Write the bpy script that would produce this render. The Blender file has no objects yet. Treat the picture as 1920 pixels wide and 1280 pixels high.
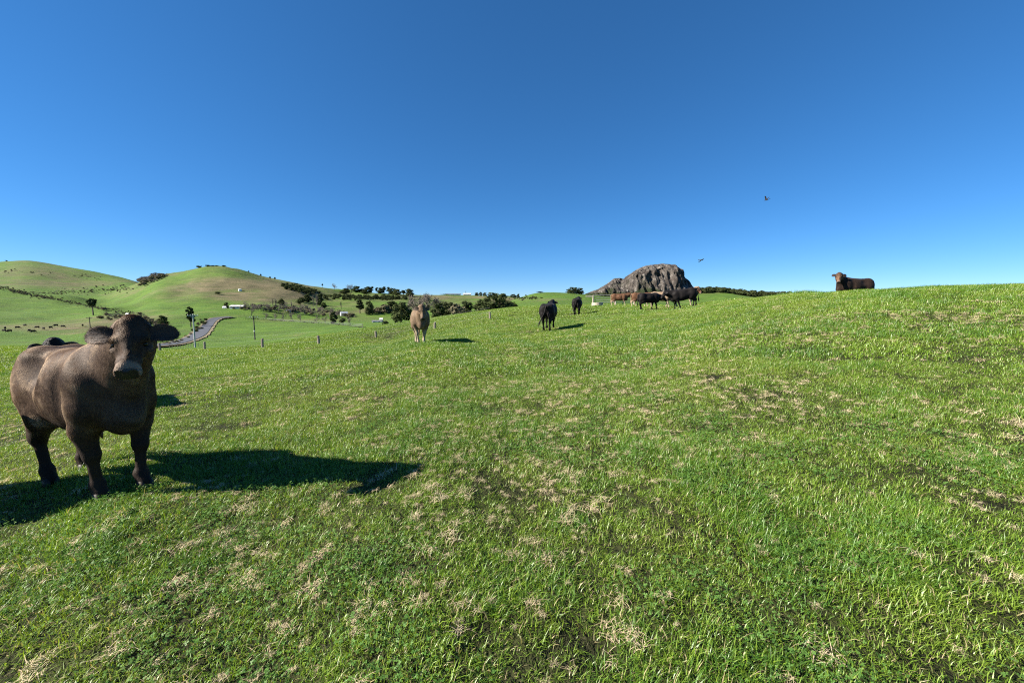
import bpy, math, random
import numpy as np
from mathutils import Vector, Matrix

# ------------------------------------------------------------------ camera, sky, sun, exposure
SC = bpy.context.scene
COL = SC.collection
W_PX, H_PX, F_PX, HORIZON = 1920.0, 1280.0, 750.0, 572.0
EYE = 1.6
PITCH = math.atan((H_PX / 2 - HORIZON) / F_PX)

cam_data = bpy.data.cameras.new('camera')
cam_data.sensor_width = 36.0
cam_data.lens = 36.0 * F_PX / W_PX
cam_data.clip_start = 0.05
cam_data.clip_end = 9000.0
cam = bpy.data.objects.new('camera', cam_data)
COL.objects.link(cam)
cam.location = (0, 0, EYE)
cam.rotation_euler = (math.pi / 2 - PITCH, 0, 0)
SC.camera = cam

SUN_ELEV = math.radians(33.5)
SUN_AZ = math.atan2(-0.98, -0.19)          # the sun stands to the left, slightly behind the camera: (sin, cos) = (x, y)
world = bpy.data.worlds.new('World')
SC.world = world
world.use_nodes = True
wn, wl = world.node_tree.nodes, world.node_tree.links
wn.clear()
sky = wn.new('ShaderNodeTexSky')
sky.sky_type = 'NISHITA'
sky.sun_disc = False
sky.sun_elevation = SUN_ELEV
sky.sun_rotation = SUN_AZ
sky.altitude = 4500.0
sky.air_density = 1.2
sky.dust_density = 0.0
sky.ozone_density = 9.0
bgn = wn.new('ShaderNodeBackground')
bgn.inputs['Strength'].default_value = 0.077
wout = wn.new('ShaderNodeOutputWorld')
hsv = wn.new('ShaderNodeHueSaturation')          # the camera's vivid rendering of a clear winter sky, the same all round
hsv.inputs['Saturation'].default_value = 1.19
sky_tone = wn.new('ShaderNodeGamma')
sky_tone.inputs['Gamma'].default_value = 0.8
wl.new(sky.outputs['Color'], sky_tone.inputs['Color'])
wl.new(sky_tone.outputs['Color'], hsv.inputs['Color'])
wl.new(hsv.outputs['Color'], bgn.inputs['Color'])
wl.new(bgn.outputs['Background'], wout.inputs['Surface'])

sun_data = bpy.data.lights.new('sun', 'SUN')
sun_data.energy = 5.0
sun_data.angle = math.radians(0.53)
sun_data.color = (1.0, 0.93, 0.82)
sun = bpy.data.objects.new('sun', sun_data)
COL.objects.link(sun)
SUN_DIR = Vector((math.sin(SUN_AZ) * math.cos(SUN_ELEV), math.cos(SUN_AZ) * math.cos(SUN_ELEV), math.sin(SUN_ELEV)))
sun.rotation_euler = SUN_DIR.to_track_quat('Z', 'Y').to_euler()
sun.location = (-30, -10, 40)

SC.view_settings.view_transform = 'Standard'
SC.view_settings.look = 'None'
SC.view_settings.exposure = 1.5
SC.view_settings.gamma = 1.0
SC.view_settings.use_curve_mapping = False
SC.cycles.max_bounces = 4
SC.cycles.adaptive_threshold = 0.015
SC.cycles.use_denoising = False
SC.cycles.pixel_filter_type = 'BLACKMAN_HARRIS'
SC.cycles.filter_width = 1.15
SC.cycles.sample_clamp_indirect = 3.0
SC.cycles.diffuse_bounces = 1
SC.cycles.transmission_bounces = 3
SC.cycles.transparent_max_bounces = 4

random.seed(7)
RNG = np.random.default_rng(7)

# ------------------------------------------------------------------ small helpers
def smooth(a, b, x):
    t = np.clip((x - a) / (b - a), 0, 1)
    return t * t * (3 - 2 * t)

def mesh_from(name, verts, faces, smooth_shade=False):
    me = bpy.data.meshes.new(name)
    me.from_pydata([tuple(v) for v in verts], [], [tuple(f) for f in faces])
    if smooth_shade:
        me.polygons.foreach_set('use_smooth', [True] * len(me.polygons))
    me.update()
    return me

def mesh_np(name, verts, loops, totals, smooth_shade=False):
    """fast mesh from flat numpy arrays: verts (n,3), loops flat vertex indices, totals corner count of each face"""
    me = bpy.data.meshes.new(name)
    verts = np.asarray(verts, dtype=np.float32)
    loops = np.asarray(loops, dtype=np.int32).ravel()
    totals = np.asarray(totals, dtype=np.int32)
    me.vertices.add(len(verts))
    me.vertices.foreach_set('co', verts.ravel())
    me.loops.add(len(loops))
    me.loops.foreach_set('vertex_index', loops)
    me.polygons.add(len(totals))
    starts = np.concatenate([[0], np.cumsum(totals)[:-1]]).astype(np.int32)
    me.polygons.foreach_set('loop_start', starts)
    me.update(calc_edges=True)
    if smooth_shade:
        me.polygons.foreach_set('use_smooth', np.ones(len(totals), dtype=bool))
    me.validate()
    return me

def attr(me, name, values, kind='FLOAT', domain='POINT'):
    a = me.attributes.new(name, kind, domain)
    values = np.asarray(values)
    if kind == 'FLOAT_VECTOR':
        a.data.foreach_set('vector', values.astype(np.float32).ravel())
    else:
        a.data.foreach_set('value', values.ravel())

def obj(name, me, mat=None, parent=None, loc=None, rot=None, scale=None):
    o = bpy.data.objects.new(name, me)
    COL.objects.link(o)
    if mat is not None and me is not None and len(me.materials) == 0:
        me.materials.append(mat)
    if parent is not None:
        o.parent = parent
    if loc is not None:
        o.location = loc
    if rot is not None:
        o.rotation_euler = rot
    if scale is not None:
        o.scale = scale
    return o

def tag(o, label=None, cat=None, group=None, kind=None):
    if label: o['label'] = label
    if cat: o['category'] = cat
    if group: o['group'] = group
    if kind: o['kind'] = kind
    return o

def empty(name, loc=(0, 0, 0), rz=0.0):
    o = bpy.data.objects.new(name, None)
    COL.objects.link(o)
    o.location = loc
    o.rotation_euler = (0, 0, rz)
    o.empty_display_size = 0.3
    return o

def tubes(paths, sides=6, cap=True):
    """list of [(point, radius), ...] -> verts, faces of tapered tubes"""
    V, Fc = [], []
    for path in paths:
        pts = [Vector(p) for p, r in path]
        rad = [r for p, r in path]
        rings = []
        for i, p in enumerate(pts):
            if i == 0: d = pts[1] - pts[0]
            elif i == len(pts) - 1: d = pts[-1] - pts[-2]
            else: d = pts[i + 1] - pts[i - 1]
            d = d.normalized() if d.length > 1e-9 else Vector((0, 0, 1))
            a = d.cross(Vector((0.31, 0.95, 0.07)))
            if a.length < 1e-3: a = d.cross(Vector((1, 0, 0)))
            a.normalize(); b = d.cross(a)
            base = len(V)
            for k in range(sides):
                t = 2 * math.pi * k / sides
                V.append(p + (a * math.cos(t) + b * math.sin(t)) * rad[i])
            rings.append(base)
        for i in range(len(rings) - 1):
            for k in range(sides):
                k2 = (k + 1) % sides
                Fc.append((rings[i] + k, rings[i] + k2, rings[i + 1] + k2, rings[i + 1] + k))
        if cap:
            Fc.append(tuple(rings[0] + k for k in range(sides))[::-1])
            Fc.append(tuple(rings[-1] + k for k in range(sides)))
    return V, Fc

def box_vf(x0, x1, y0, y1, z0, z1):
    V = [(x0,y0,z0),(x1,y0,z0),(x1,y1,z0),(x0,y1,z0),(x0,y0,z1),(x1,y0,z1),(x1,y1,z1),(x0,y1,z1)]
    Fc = [(3,2,1,0),(4,5,6,7),(0,1,5,4),(1,2,6,5),(2,3,7,6),(3,0,4,7)]
    return V, Fc

# ------------------------------------------------------------------ node material helper
class Mat:
    def __init__(self, name):
        self.m = bpy.data.materials.new(name)
        self.m.use_nodes = True
        self.t = self.m.node_tree
        self.n, self.l = self.t.nodes, self.t.links
        self.n.clear()
        self.out = self.n.new('ShaderNodeOutputMaterial')
    def node(self, kind, **kw):
        n = self.n.new(kind)
        for k, v in kw.items():
            setattr(n, k, v)
        return n
    def link(self, a, b): self.l.new(a, b)
    def setin(self, node, **kw):
        for k, v in kw.items():
            s = node.inputs[k.replace('_', ' ')]
            if hasattr(v, 'is_output'): self.l.new(v, s)
            else: s.default_value = v
        return node
    def coord(self, which='Object', scale=(1, 1, 1)):
        c = self.node('ShaderNodeTexCoord')
        mp = self.node('ShaderNodeMapping')
        mp.inputs['Scale'].default_value = scale
        self.link(c.outputs[which], mp.inputs['Vector'])
        return mp.outputs['Vector']
    def worldpos(self, scale=(1, 1, 1)):
        g = self.node('ShaderNodeNewGeometry')
        mp = self.node('ShaderNodeMapping')
        mp.inputs['Scale'].default_value = scale
        self.link(g.outputs['Position'], mp.inputs['Vector'])
        return mp.outputs['Vector']
    def noise(self, vec, scale, detail=4, rough=0.55, out='Fac', dist=0.0):
        n = self.node('ShaderNodeTexNoise')
        n.inputs['Scale'].default_value = scale
        n.inputs['Detail'].default_value = detail
        n.inputs['Roughness'].default_value = rough
        n.inputs['Distortion'].default_value = dist
        if vec is not None: self.link(vec, n.inputs['Vector'])
        return n.outputs[out]
    def ramp(self, fac, stops):
        r = self.node('ShaderNodeValToRGB')
        e = r.color_ramp.elements
        while len(e) > 1: e.remove(e[-1])
        e[0].position = stops[0][0]; e[0].color = (*stops[0][1], 1)
        for p, c in stops[1:]:
            k = e.new(p); k.color = (*c, 1)
        self.link(fac, r.inputs['Fac'])
        return r.outputs['Color']
    def rng(self, v, a, b, c=0.0, d=1.0):
        n = self.node('ShaderNodeMapRange')
        n.inputs[1].default_value = a; n.inputs[2].default_value = b
        n.inputs[3].default_value = c; n.inputs[4].default_value = d
        self.link(v, n.inputs[0])
        return n.outputs[0]
    def mix(self, fac, a, b, mode='MIX'):
        n = self.node('ShaderNodeMix', data_type='RGBA', blend_type=mode)
        for sock, v in ((n.inputs[0], fac), (n.inputs[6], a), (n.inputs[7], b)):
            if hasattr(v, 'is_output'): self.link(v, sock)
            elif isinstance(v, (int, float)): sock.default_value = v
            else: sock.default_value = (*v, 1)
        return n.outputs[2]
    def math(self, op, a, b=None):
        n = self.node('ShaderNodeMath', operation=op)
        for i, v in enumerate((a, b)):
            if v is None: continue
            if hasattr(v, 'is_output'): self.link(v, n.inputs[i])
            else: n.inputs[i].default_value = v
        return n.outputs[0]
    def attr(self, name, out='Fac'):
        a = self.node('ShaderNodeAttribute', attribute_name=name)
        return a.outputs[out]
    def bump(self, h, strength=0.3, dist=0.02):
        b = self.node('ShaderNodeBump')
        b.inputs['Strength'].default_value = strength
        b.inputs['Distance'].default_value = dist
        self.link(h, b.inputs['Height'])
        return b.outputs['Normal']
    def bsdf(self, color, rough=0.8, normal=None, spec=0.3, **kw):
        p = self.node('ShaderNodeBsdfPrincipled')
        for k, v in (('Base Color', color), ('Roughness', rough)):
            if hasattr(v, 'is_output'): self.link(v, p.inputs[k])
            elif isinstance(v, (int, float)): p.inputs[k].default_value = v
            else: p.inputs[k].default_value = (*v, 1)
        p.inputs['Specular IOR Level'].default_value = spec
        for k, v in kw.items():
            p.inputs[k.replace('_', ' ')].default_value = v
        if normal is not None: self.link(normal, p.inputs['Normal'])
        self.link(p.outputs[0], self.out.inputs['Surface'])
        return p

def simple_mat(name, c1, c2, scale=3.0, rough=0.8, bump=0.0, spec=0.25, stretch=(1, 1, 1)):
    m = Mat(name)
    v = m.coord('Object', stretch)
    n = m.noise(v, scale, 5)
    col = m.mix(m.rng(n, 0.3, 0.7), c1, c2)
    nm = m.bump(n, bump, 0.02) if bump else None
    m.bsdf(col, rough, nm, spec)
    return m.m

def make_scatter(name, pieces, pts, rot, scl, idx, label, cat):
    """one object that sets out copies of a few pieces over a list of spots"""
    c = bpy.data.collections.new(name + '_pieces')
    for i, p in enumerate(pieces):
        p.name = '%s_piece_%02d' % (name, i)
        c.objects.link(p)
    me = bpy.data.meshes.new(name)
    me.vertices.add(len(pts)); me.vertices.foreach_set('co', np.asarray(pts, np.float32).ravel())
    attr(me, 'rot', rot, 'FLOAT_VECTOR'); attr(me, 'scl', scl, 'FLOAT_VECTOR')
    attr(me, 'idx', np.asarray(idx, np.int32), 'INT')
    me.update()
    o = obj(name, me)
    ng = bpy.data.node_groups.new(name + '_scatter', 'GeometryNodeTree')
    ng.interface.new_socket('Geometry', in_out='INPUT', socket_type='NodeSocketGeometry')
    ng.interface.new_socket('Geometry', in_out='OUTPUT', socket_type='NodeSocketGeometry')
    N, Lk = ng.nodes, ng.links
    gi, go = N.new('NodeGroupInput'), N.new('NodeGroupOutput')
    ci = N.new('GeometryNodeCollectionInfo')
    ci.inputs['Collection'].default_value = c
    ci.inputs['Separate Children'].default_value = True
    ci.inputs['Reset Children'].default_value = True
    ip = N.new('GeometryNodeInstanceOnPoints')
    ip.inputs['Pick Instance'].default_value = True
    def named(nm, ty):
        a = N.new('GeometryNodeInputNamedAttribute'); a.data_type = ty; a.inputs['Name'].default_value = nm
        return a.outputs['Attribute']
    Lk.new(gi.outputs[0], ip.inputs['Points']); Lk.new(ci.outputs[0], ip.inputs['Instance'])
    Lk.new(named('idx', 'INT'), ip.inputs['Instance Index'])
    Lk.new(named('rot', 'FLOAT_VECTOR'), ip.inputs['Rotation'])
    Lk.new(named('scl', 'FLOAT_VECTOR'), ip.inputs['Scale'])
    Lk.new(ip.outputs[0], go.inputs[0])
    md = o.modifiers.new('scatter', 'NODES'); md.node_group = ng
    tag(o, label, cat, kind='stuff')
    return o

# ------------------------------------------------------------------ the land: heights from surveyed points
def hash2(ix, iy, seed):
    h = (ix.astype(np.int64) * 374761393 + iy.astype(np.int64) * 668265263 + seed * 1442695041) & 0xFFFFFFFF
    h = ((h ^ (h >> 13)) * 1274126177) & 0xFFFFFFFF
    h = h ^ (h >> 16)
    return (h & 0xFFFF) / 65535.0

def vnoise(x, y, seed=0):
    x = np.asarray(x, float); y = np.asarray(y, float)
    ix, iy = np.floor(x), np.floor(y)
    fx, fy = x - ix, y - iy
    fx = fx * fx * (3 - 2 * fx); fy = fy * fy * (3 - 2 * fy)
    a = hash2(ix, iy, seed); b = hash2(ix + 1, iy, seed)
    c = hash2(ix, iy + 1, seed); d = hash2(ix + 1, iy + 1, seed)
    return (a * (1 - fx) + b * fx) * (1 - fy) + (c * (1 - fx) + d * fx) * fy - 0.5

def fbm(x, y, seed=0, octaves=4, gain=0.5):
    s, a = 0.0, 1.0
    for o in range(octaves):
        s = s + a * vnoise(x * 2 ** o + 17.3 * o, y * 2 ** o - 9.1 * o, seed + o)
        a *= gain
    return s

def ray(px, py):
    u = (px - W_PX / 2) / F_PX
    v = (H_PX / 2 - py) / F_PX
    return u, math.cos(PITCH) + v * math.sin(PITCH), -math.sin(PITCH) + v * math.cos(PITCH)

def at(px, py, depth):
    u, f, w = ray(px, py)
    k = depth / f
    return (u * k, depth, EYE + w * k)

SURVEY = []          # (x, y, z)
def S(px, *pairs):
    for py, d in pairs:
        SURVEY.append(at(px, py, d))
# the paddock round the camera
SURVEY += [(0,0,0),(-2,2,0),(2,2,.06),(-3.4,3.2,0),(-4.5,3.9,-.12),(4,3,.26),(-6.5,4.5,-.32),(-6,3,-.2),(0,5,.07),(5,6.5,.6),(0,10,.15),(6,12,1.0),
           (-3.5,15.4,.12),(-8,8,-.36),(-10,13,-.62),(-15,20,-1.1),(-23,30,-2.0),(1.9,20,.4),(4.8,29.5,.85),(-5,28,-.35),
           (-12,38,-1.6),(9.9,39,1.5),(9.6,30,1.28),(12.1,28,1.4),(8,20,1.1),(9,8,1.25),(10,4,1.2),(11.4,45,1.55),
           (16.8,20.2,1.62),(22,20,1.5),(20,30,1.25),(25,40,.7),(30,20,1.3),(18,12,2.15),(22,10,2.1),(24,5,1.9),
           (-12,6,-.7),(-20,8,-1.2),(-3,-3,0),(3,-3,.1),(-8,-3,-.2),(8,-3,.8)]
# its crest on the right
S(1330,(568,30)); S(1400,(563,25)); S(1500,(553,19)); S(1600,(547,15.3)); S(1700,(542,13.6)); S(1800,(538.5,12.6)); S(1920,(535.5,12.2))
# its far edge, then the fall into the valley, the valley floor and the hills, column by column
S(0,(649,42),(660,70),(643,130),(627,185),(617,232),(606,285),(580,345),(555,395),(541,430),(548,480),(535,600),(512,760),(491,900),(540,1500))
S(50,(649,44),(660,70),(643,130),(627,186),(616,235),(605,288),(585,345),(562,398),(549,432),(553,480),(537,600),(512,760),(489.5,900),(540,1500))
S(100,(650,45),(660,70),(643,130),(618,228),(605,285),(586,345),(568,390),(557,430),(560,480),(545,600),(520,760),(497.5,900),(540,1500))
S(150,(652,45),(662,70),(643,125),(618,210),(606,270),(585,345),(572,400),(565,440),(566,480),(548,600),(530,750),(508.5,880),(545,1500))
S(200,(653,46),(662,72),(640,115),(624,165),(609,240),(590,320),(578,400),(572,450),(556,560),(540,700),(519.5,850),(545,1500))
S(250,(654,47),(662,74),(644,112),(608,240),(592,310),(577,380),(560,430),(546,480),(535,600),(528,820),(545,1500))
S(300,(655,48),(662,75),(648,108),(625,160),(606,230),(592,280),(570,350),(545,420),(522,510),(545,800))
S(340,(654.5,48),(660,75),(648,110),(622,165),(602,235),(586,300),(565,360),(540,430),(512.5,510),(548,800))
S(380,(654,49),(658,75),(644,115),(618,175),(600,240),(582,310),(560,370),(530,440),(500.5,515),(550,800))
S(420,(652,50),(656,75),(642,118),(617,180),(600,245),(577,330),(560,380),(530,440),(499.5,520),(552,820))
S(450,(649,50),(654,75),(640,120),(616,182),(600,250),(578,330),(558,390),(535,440),(506,520),(552,820))
S(490,(646,51),(651,75),(636,120),(614,185),(600,255),(577,335),(560,390),(540,450),(518,525),(555,820))
S(540,(639,52),(646,75),(632,120),(611,190),(600,260),(578,340),(562,400),(544,470),(528,540),(555,820))
S(600,(628,54),(637,75),(627,115),(610,190),(601,255),(583,340),(565,430),(552,520),(538.5,600),(556,850))
S(660,(619,56),(628,76),(620,112),(609,180),(600,255),(587,330),(566,440),(554,560),(545,640),(557,900))
S(720,(609,57),(619,77),(612,115),(604,200),(590,310),(567,440),(556,580),(549.5,650),(558,900))
S(770,(602,58),(612,78),(606,120),(598,210),(572,430),(558,600),(552.5,680),(559,900))
S(830,(593,60),(603,80),(597,130),(588,230),(567,470),(556.5,740),(562,1100))
S(890,(586,61),(596,80),(588,130),(576,300),(564,520),(557,760),(562,1100))
S(950,(578.5,62),(588,80),(579,130),(570,300),(562,520),(557,700),(562,1100))
S(1000,(574,62),(578,80),(572,130),(562,200),(553.5,265),(562,500),(562,1100))
S(1060,(571.5,60),(574,80),(566,140),(552,240),(562,500),(562,1100))
S(1100,(571,58),(574,80),(566,150),(554.5,245),(562,500),(562,1100))
S(1150,(571,52),(575,85),(568,170),(560,280),(562,500),(562,1100))
S(1220,(573,60),(576,120),(568,300),(562,600),(562,1100))
S(1310,(578,60),(580,120),(572,300),(556,700),(550,820),(564,1300))
S(1345,(579,60),(580,120),(573,300),(556,700),(549,820),(564,1300))
S(1400,(582,60),(584,120),(574,300),(560,700),(555,820),(564,1300))
S(1480,(585,60),(585,120),(574,300),(563,700),(558,820),(564,1300))
S(1600,(590,60),(588,120),(575,300),(566,900)); S(1780,(590,60),(588,120),(575,300),(568,900)); S(1950,(590,60),(588,120),(575,300),(568,900))
S(-150,(649,40),(655,70),(630,140),(606,230),(560,370),(520,700),(500,900),(540,1500))
S(2300,(560,14),(600,60),(580,300),(568,900)); S(-600,(645,30),(640,120),(600,240),(560,500),(520,900))
for px in (0, 200, 420, 640, 830, 1000, 1300, 1600, 1950): S(px, (565, 3200))

LIM = math.radians(66)
SURV = np.array(SURVEY)
def warp(x, y):
    th = np.arctan2(x, y); r = np.hypot(x, y)
    return np.stack([np.clip(th, -LIM, LIM) * 4.0, np.log(r + 4.0)], -1)
def tps_k(d2): return 0.5 * d2 * np.log(d2 + 1e-12)
_P = warp(SURV[:, 0], SURV[:, 1]); _v = SURV[:, 2] / (np.hypot(SURV[:, 0], SURV[:, 1]) + 4.0)
_n = len(_P)
_K = tps_k(((_P[:, None] - _P[None]) ** 2).sum(-1)) + np.eye(_n) * 4e-5
_Q = np.concatenate([np.ones((_n, 1)), _P], 1)
_A = np.block([[_K, _Q], [_Q.T, np.zeros((3, 3))]])
_w = np.linalg.solve(_A, np.concatenate([_v, np.zeros(3)]))

def height(x, y, fine=True):
    x = np.atleast_1d(np.asarray(x, float)); y = np.atleast_1d(np.asarray(y, float))
    z = np.empty(len(x)); r = np.hypot(x, y)
    for i in range(0, len(x), 20000):
        q = warp(x[i:i + 20000], y[i:i + 20000])
        k = tps_k(((q[:, None] - _P[None]) ** 2).sum(-1))
        z[i:i + 20000] = k @ _w[:_n] + _w[_n] + q @ _w[_n + 1:]
    z *= (r + 4.0)
    th = np.abs(np.arctan2(x, y))
    back = smooth(LIM, math.radians(150), th)
    z = z * (1 - back) + (-0.05 - 0.01 * r) * back
    # hollows, tussocky bumps, and gullies on the far slopes
    z = z + 0.07 * fbm(x / 3.2, y / 3.2, 3, 3) * smooth(1, 6, r) * (1 - smooth(40, 90, r))
    z = z + 0.04 * fbm(x / 0.55, y / 0.55, 11, 2) * (1 - smooth(5, 11, r))
    g = smooth(180, 420, r)
    z = z + g * (11.0 * fbm(x / 95.0 + 0.6 * vnoise(x / 60, y / 60, 5), y / 150.0, 23, 4, 0.48)) * (1 - 0.6 * smooth(700, 1100, r))
    return z

def hz(x, y): return float(height([x], [y])[0])

def hit(px, py, dmin, dmax=1500.0):
    """where the line of sight through a pixel of the photograph meets the land"""
    u, f, w = ray(px, py)
    lo, hi = dmin, dmax
    for n in (110, 24):
        d = np.exp(np.linspace(math.log(lo), math.log(hi), n))
        below = height(u * d / f, d) >= EYE + w * d / f
        k = int(np.argmax(below)) if below.any() else n - 1
        lo, hi = d[max(0, k - 1)], d[k]
    return u * hi / f, hi

def project(x, y, z):
    dz = z - EYE
    f = y * math.cos(PITCH) - dz * math.sin(PITCH)
    v = y * math.sin(PITCH) + dz * math.cos(PITCH)
    f = np.where(f > 0.01, f, 0.01)
    return W_PX / 2 + F_PX * x / f, H_PX / 2 - F_PX * v / f

# polar grid: fine inside the view, coarse behind
ths = np.concatenate([np.linspace(-180, -64, 34, endpoint=False), np.linspace(-64, 64, 560, endpoint=False), np.linspace(64, 180, 34, endpoint=False)])
ths = np.radians(ths)
rad_near = np.exp(np.linspace(math.log(0.25), math.log(78), 150))
rad_mid = np.exp(np.linspace(math.log(78), math.log(330), 70))[1:]
rad_far = np.exp(np.linspace(math.log(330), math.log(4200), 110))[1:]

def land_cover(x, y, z):
    """dryness of the sward (0 green .. 1 brown) and how rank it is, as the paddocks lie"""
    px, py = project(x, y, z); r = np.hypot(x, y)
    front = y > 5
    n = fbm(x / 60, y / 60, 41, 4); n2 = fbm(x / 18, y / 18, 47, 3)
    def blob(cx, cy, sx, sy, a=1.0):
        return a * np.exp(-((px - cx) / sx) ** 2 - ((py - cy) / sy) ** 2) * front
    hill = (r > 300)
    dry = hill * (0.09 + 0.75 * np.clip(n + 0.05, -0.2, 0.5))
    dry = dry + hill * (blob(505, 537, 80, 18, .85) + blob(565, 553, 60, 13, .7) + blob(400, 525, 90, 26, .22) + blob(450, 560, 70, 8, .5) + blob(420, 535, 60, 14, .3)
                        + blob(300, 562, 70, 9, .35) + blob(120, 530, 80, 12, .3) + blob(40, 528, 60, 10, .2) + blob(900, 560, 150, 9, .3)
                        - blob(460, 545, 45, 5, .5) - blob(230, 570, 110, 9, .6) - blob(400, 578, 60, 7, .6) - blob(60, 575, 150, 18, .8))
    dry = dry + (r > 150) * (blob(1010, 562, 70, 10, .25) + blob(100, 617, 140, 9, .42) + blob(560, 600, 120, 4, .35) + blob(700, 592, 70, 12, .25) + blob(250, 600, 80, 14, .3)) + 0.18 * n2 * (r > 75)
    rank = np.clip(0.5 + 1.2 * n2, 0, 1)
    return np.clip(dry, 0, 1), rank

def ring_mesh(name, radii, closed_centre=False):
    T, R = np.meshgrid(ths, radii, indexing='ij')
    x, y = (np.sin(T) * R).ravel(), (np.cos(T) * R).ravel()
    z = height(x, y)
    nt, nr = T.shape
    i = np.arange(nt)[:, None]; j = np.arange(nr - 1)[None]
    a = i * nr + j; b = ((i + 1) % nt) * nr + j
    quads = np.stack([a, a + 1, b + 1, b], -1).reshape(-1, 4)[:, ::-1]
    verts = np.stack([x, y, z], -1)
    loops, tot = quads.ravel(), np.full(len(quads), 4)
    if closed_centre:
        verts = np.concatenate([verts, [[0, 0, hz(0, 0)]]])
        c = len(verts) - 1
        ii = np.arange(nt)
        tri = np.stack([np.full(nt, c), ii * nr, ((ii + 1) % nt) * nr], -1)[:, ::-1]
        loops = np.concatenate([loops, tri.ravel()]); tot = np.concatenate([tot, np.full(nt, 3)])
    me = mesh_np(name, verts, loops, tot, True)
    d, k = land_cover(verts[:, 0], verts[:, 1], verts[:, 2])
    attr(me, 'dry', d.astype(np.float32)); attr(me, 'rank', k.astype(np.float32))
    return me

def sward_material():
    m = Mat('pasture_sward')
    p = m.worldpos()
    fine = m.noise(p, 2.2, 6, 0.7)
    mid = m.noise(p, 0.12, 5, 0.6)
    mott = m.noise(p, 0.045, 7, 0.72, dist=0.5)
    streak = m.noise(m.worldpos((0.05, 0.05, 0.4)), 1.0, 6, 0.65)
    tracks = m.noise(m.worldpos((0.03, 0.03, 0.9)), 1.0, 4, 0.6, dist=0.6)       # stock tracks following the contours
    green = m.mix(m.rng(mid, 0.35, 0.65), (0.056, 0.118, 0.015), (0.112, 0.180, 0.025))
    green = m.mix(m.rng(fine, 0.35, 0.75), green, (0.056, 0.105, 0.018))
    green = m.mix(m.rng(mott, 0.48, 0.70, 0.0, 0.75), green, (0.058, 0.078, 0.024))
    brown = m.mix(m.rng(streak, 0.35, 0.65), (0.085, 0.085, 0.036), (0.165, 0.135, 0.076))
    brown = m.mix(m.rng(mott, 0.50, 0.68, 0.0, 0.7), brown, (0.060, 0.058, 0.028))
    dry = m.math('ADD', m.attr('dry'), m.rng(streak, 0.3, 0.7, -0.14, 0.14))
    dry = m.math('ADD', dry, m.rng(tracks, 0.56, 0.66, 0.0, 0.22))
    col = m.mix(m.rng(dry, 0.12, 0.8), green, brown)
    near = m.node('ShaderNodeVectorMath', operation='LENGTH')
    m.link(p, near.inputs[0])
    soil = m.mix(m.rng(fine, 0.4, 0.7), (0.020, 0.021, 0.009), (0.042, 0.050, 0.014))
    col = m.mix(m.rng(near.outputs['Value'], 45, 85), soil, col)      # the turf's thatch under the blades, the sward itself where no blades are set
    nm = m.bump(m.math('ADD', m.math('ADD', fine, m.noise(p, 0.35, 6, 0.65)), m.math('MULTIPLY', tracks, 1.5)), 0.6, 0.5)
    m.bsdf(col, 0.9, nm, 0.1)
    return m.m
SWARD = sward_material()
near_me = ring_mesh('pasture', rad_near, True)
tag(obj('pasture', near_me, SWARD), kind='structure')
tag(obj('valley', ring_mesh('valley', np.concatenate([[78.0], rad_mid])), SWARD), kind='structure')
tag(obj('hills', ring_mesh('hills', np.concatenate([[330.0], rad_far])), SWARD), kind='structure')
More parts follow.
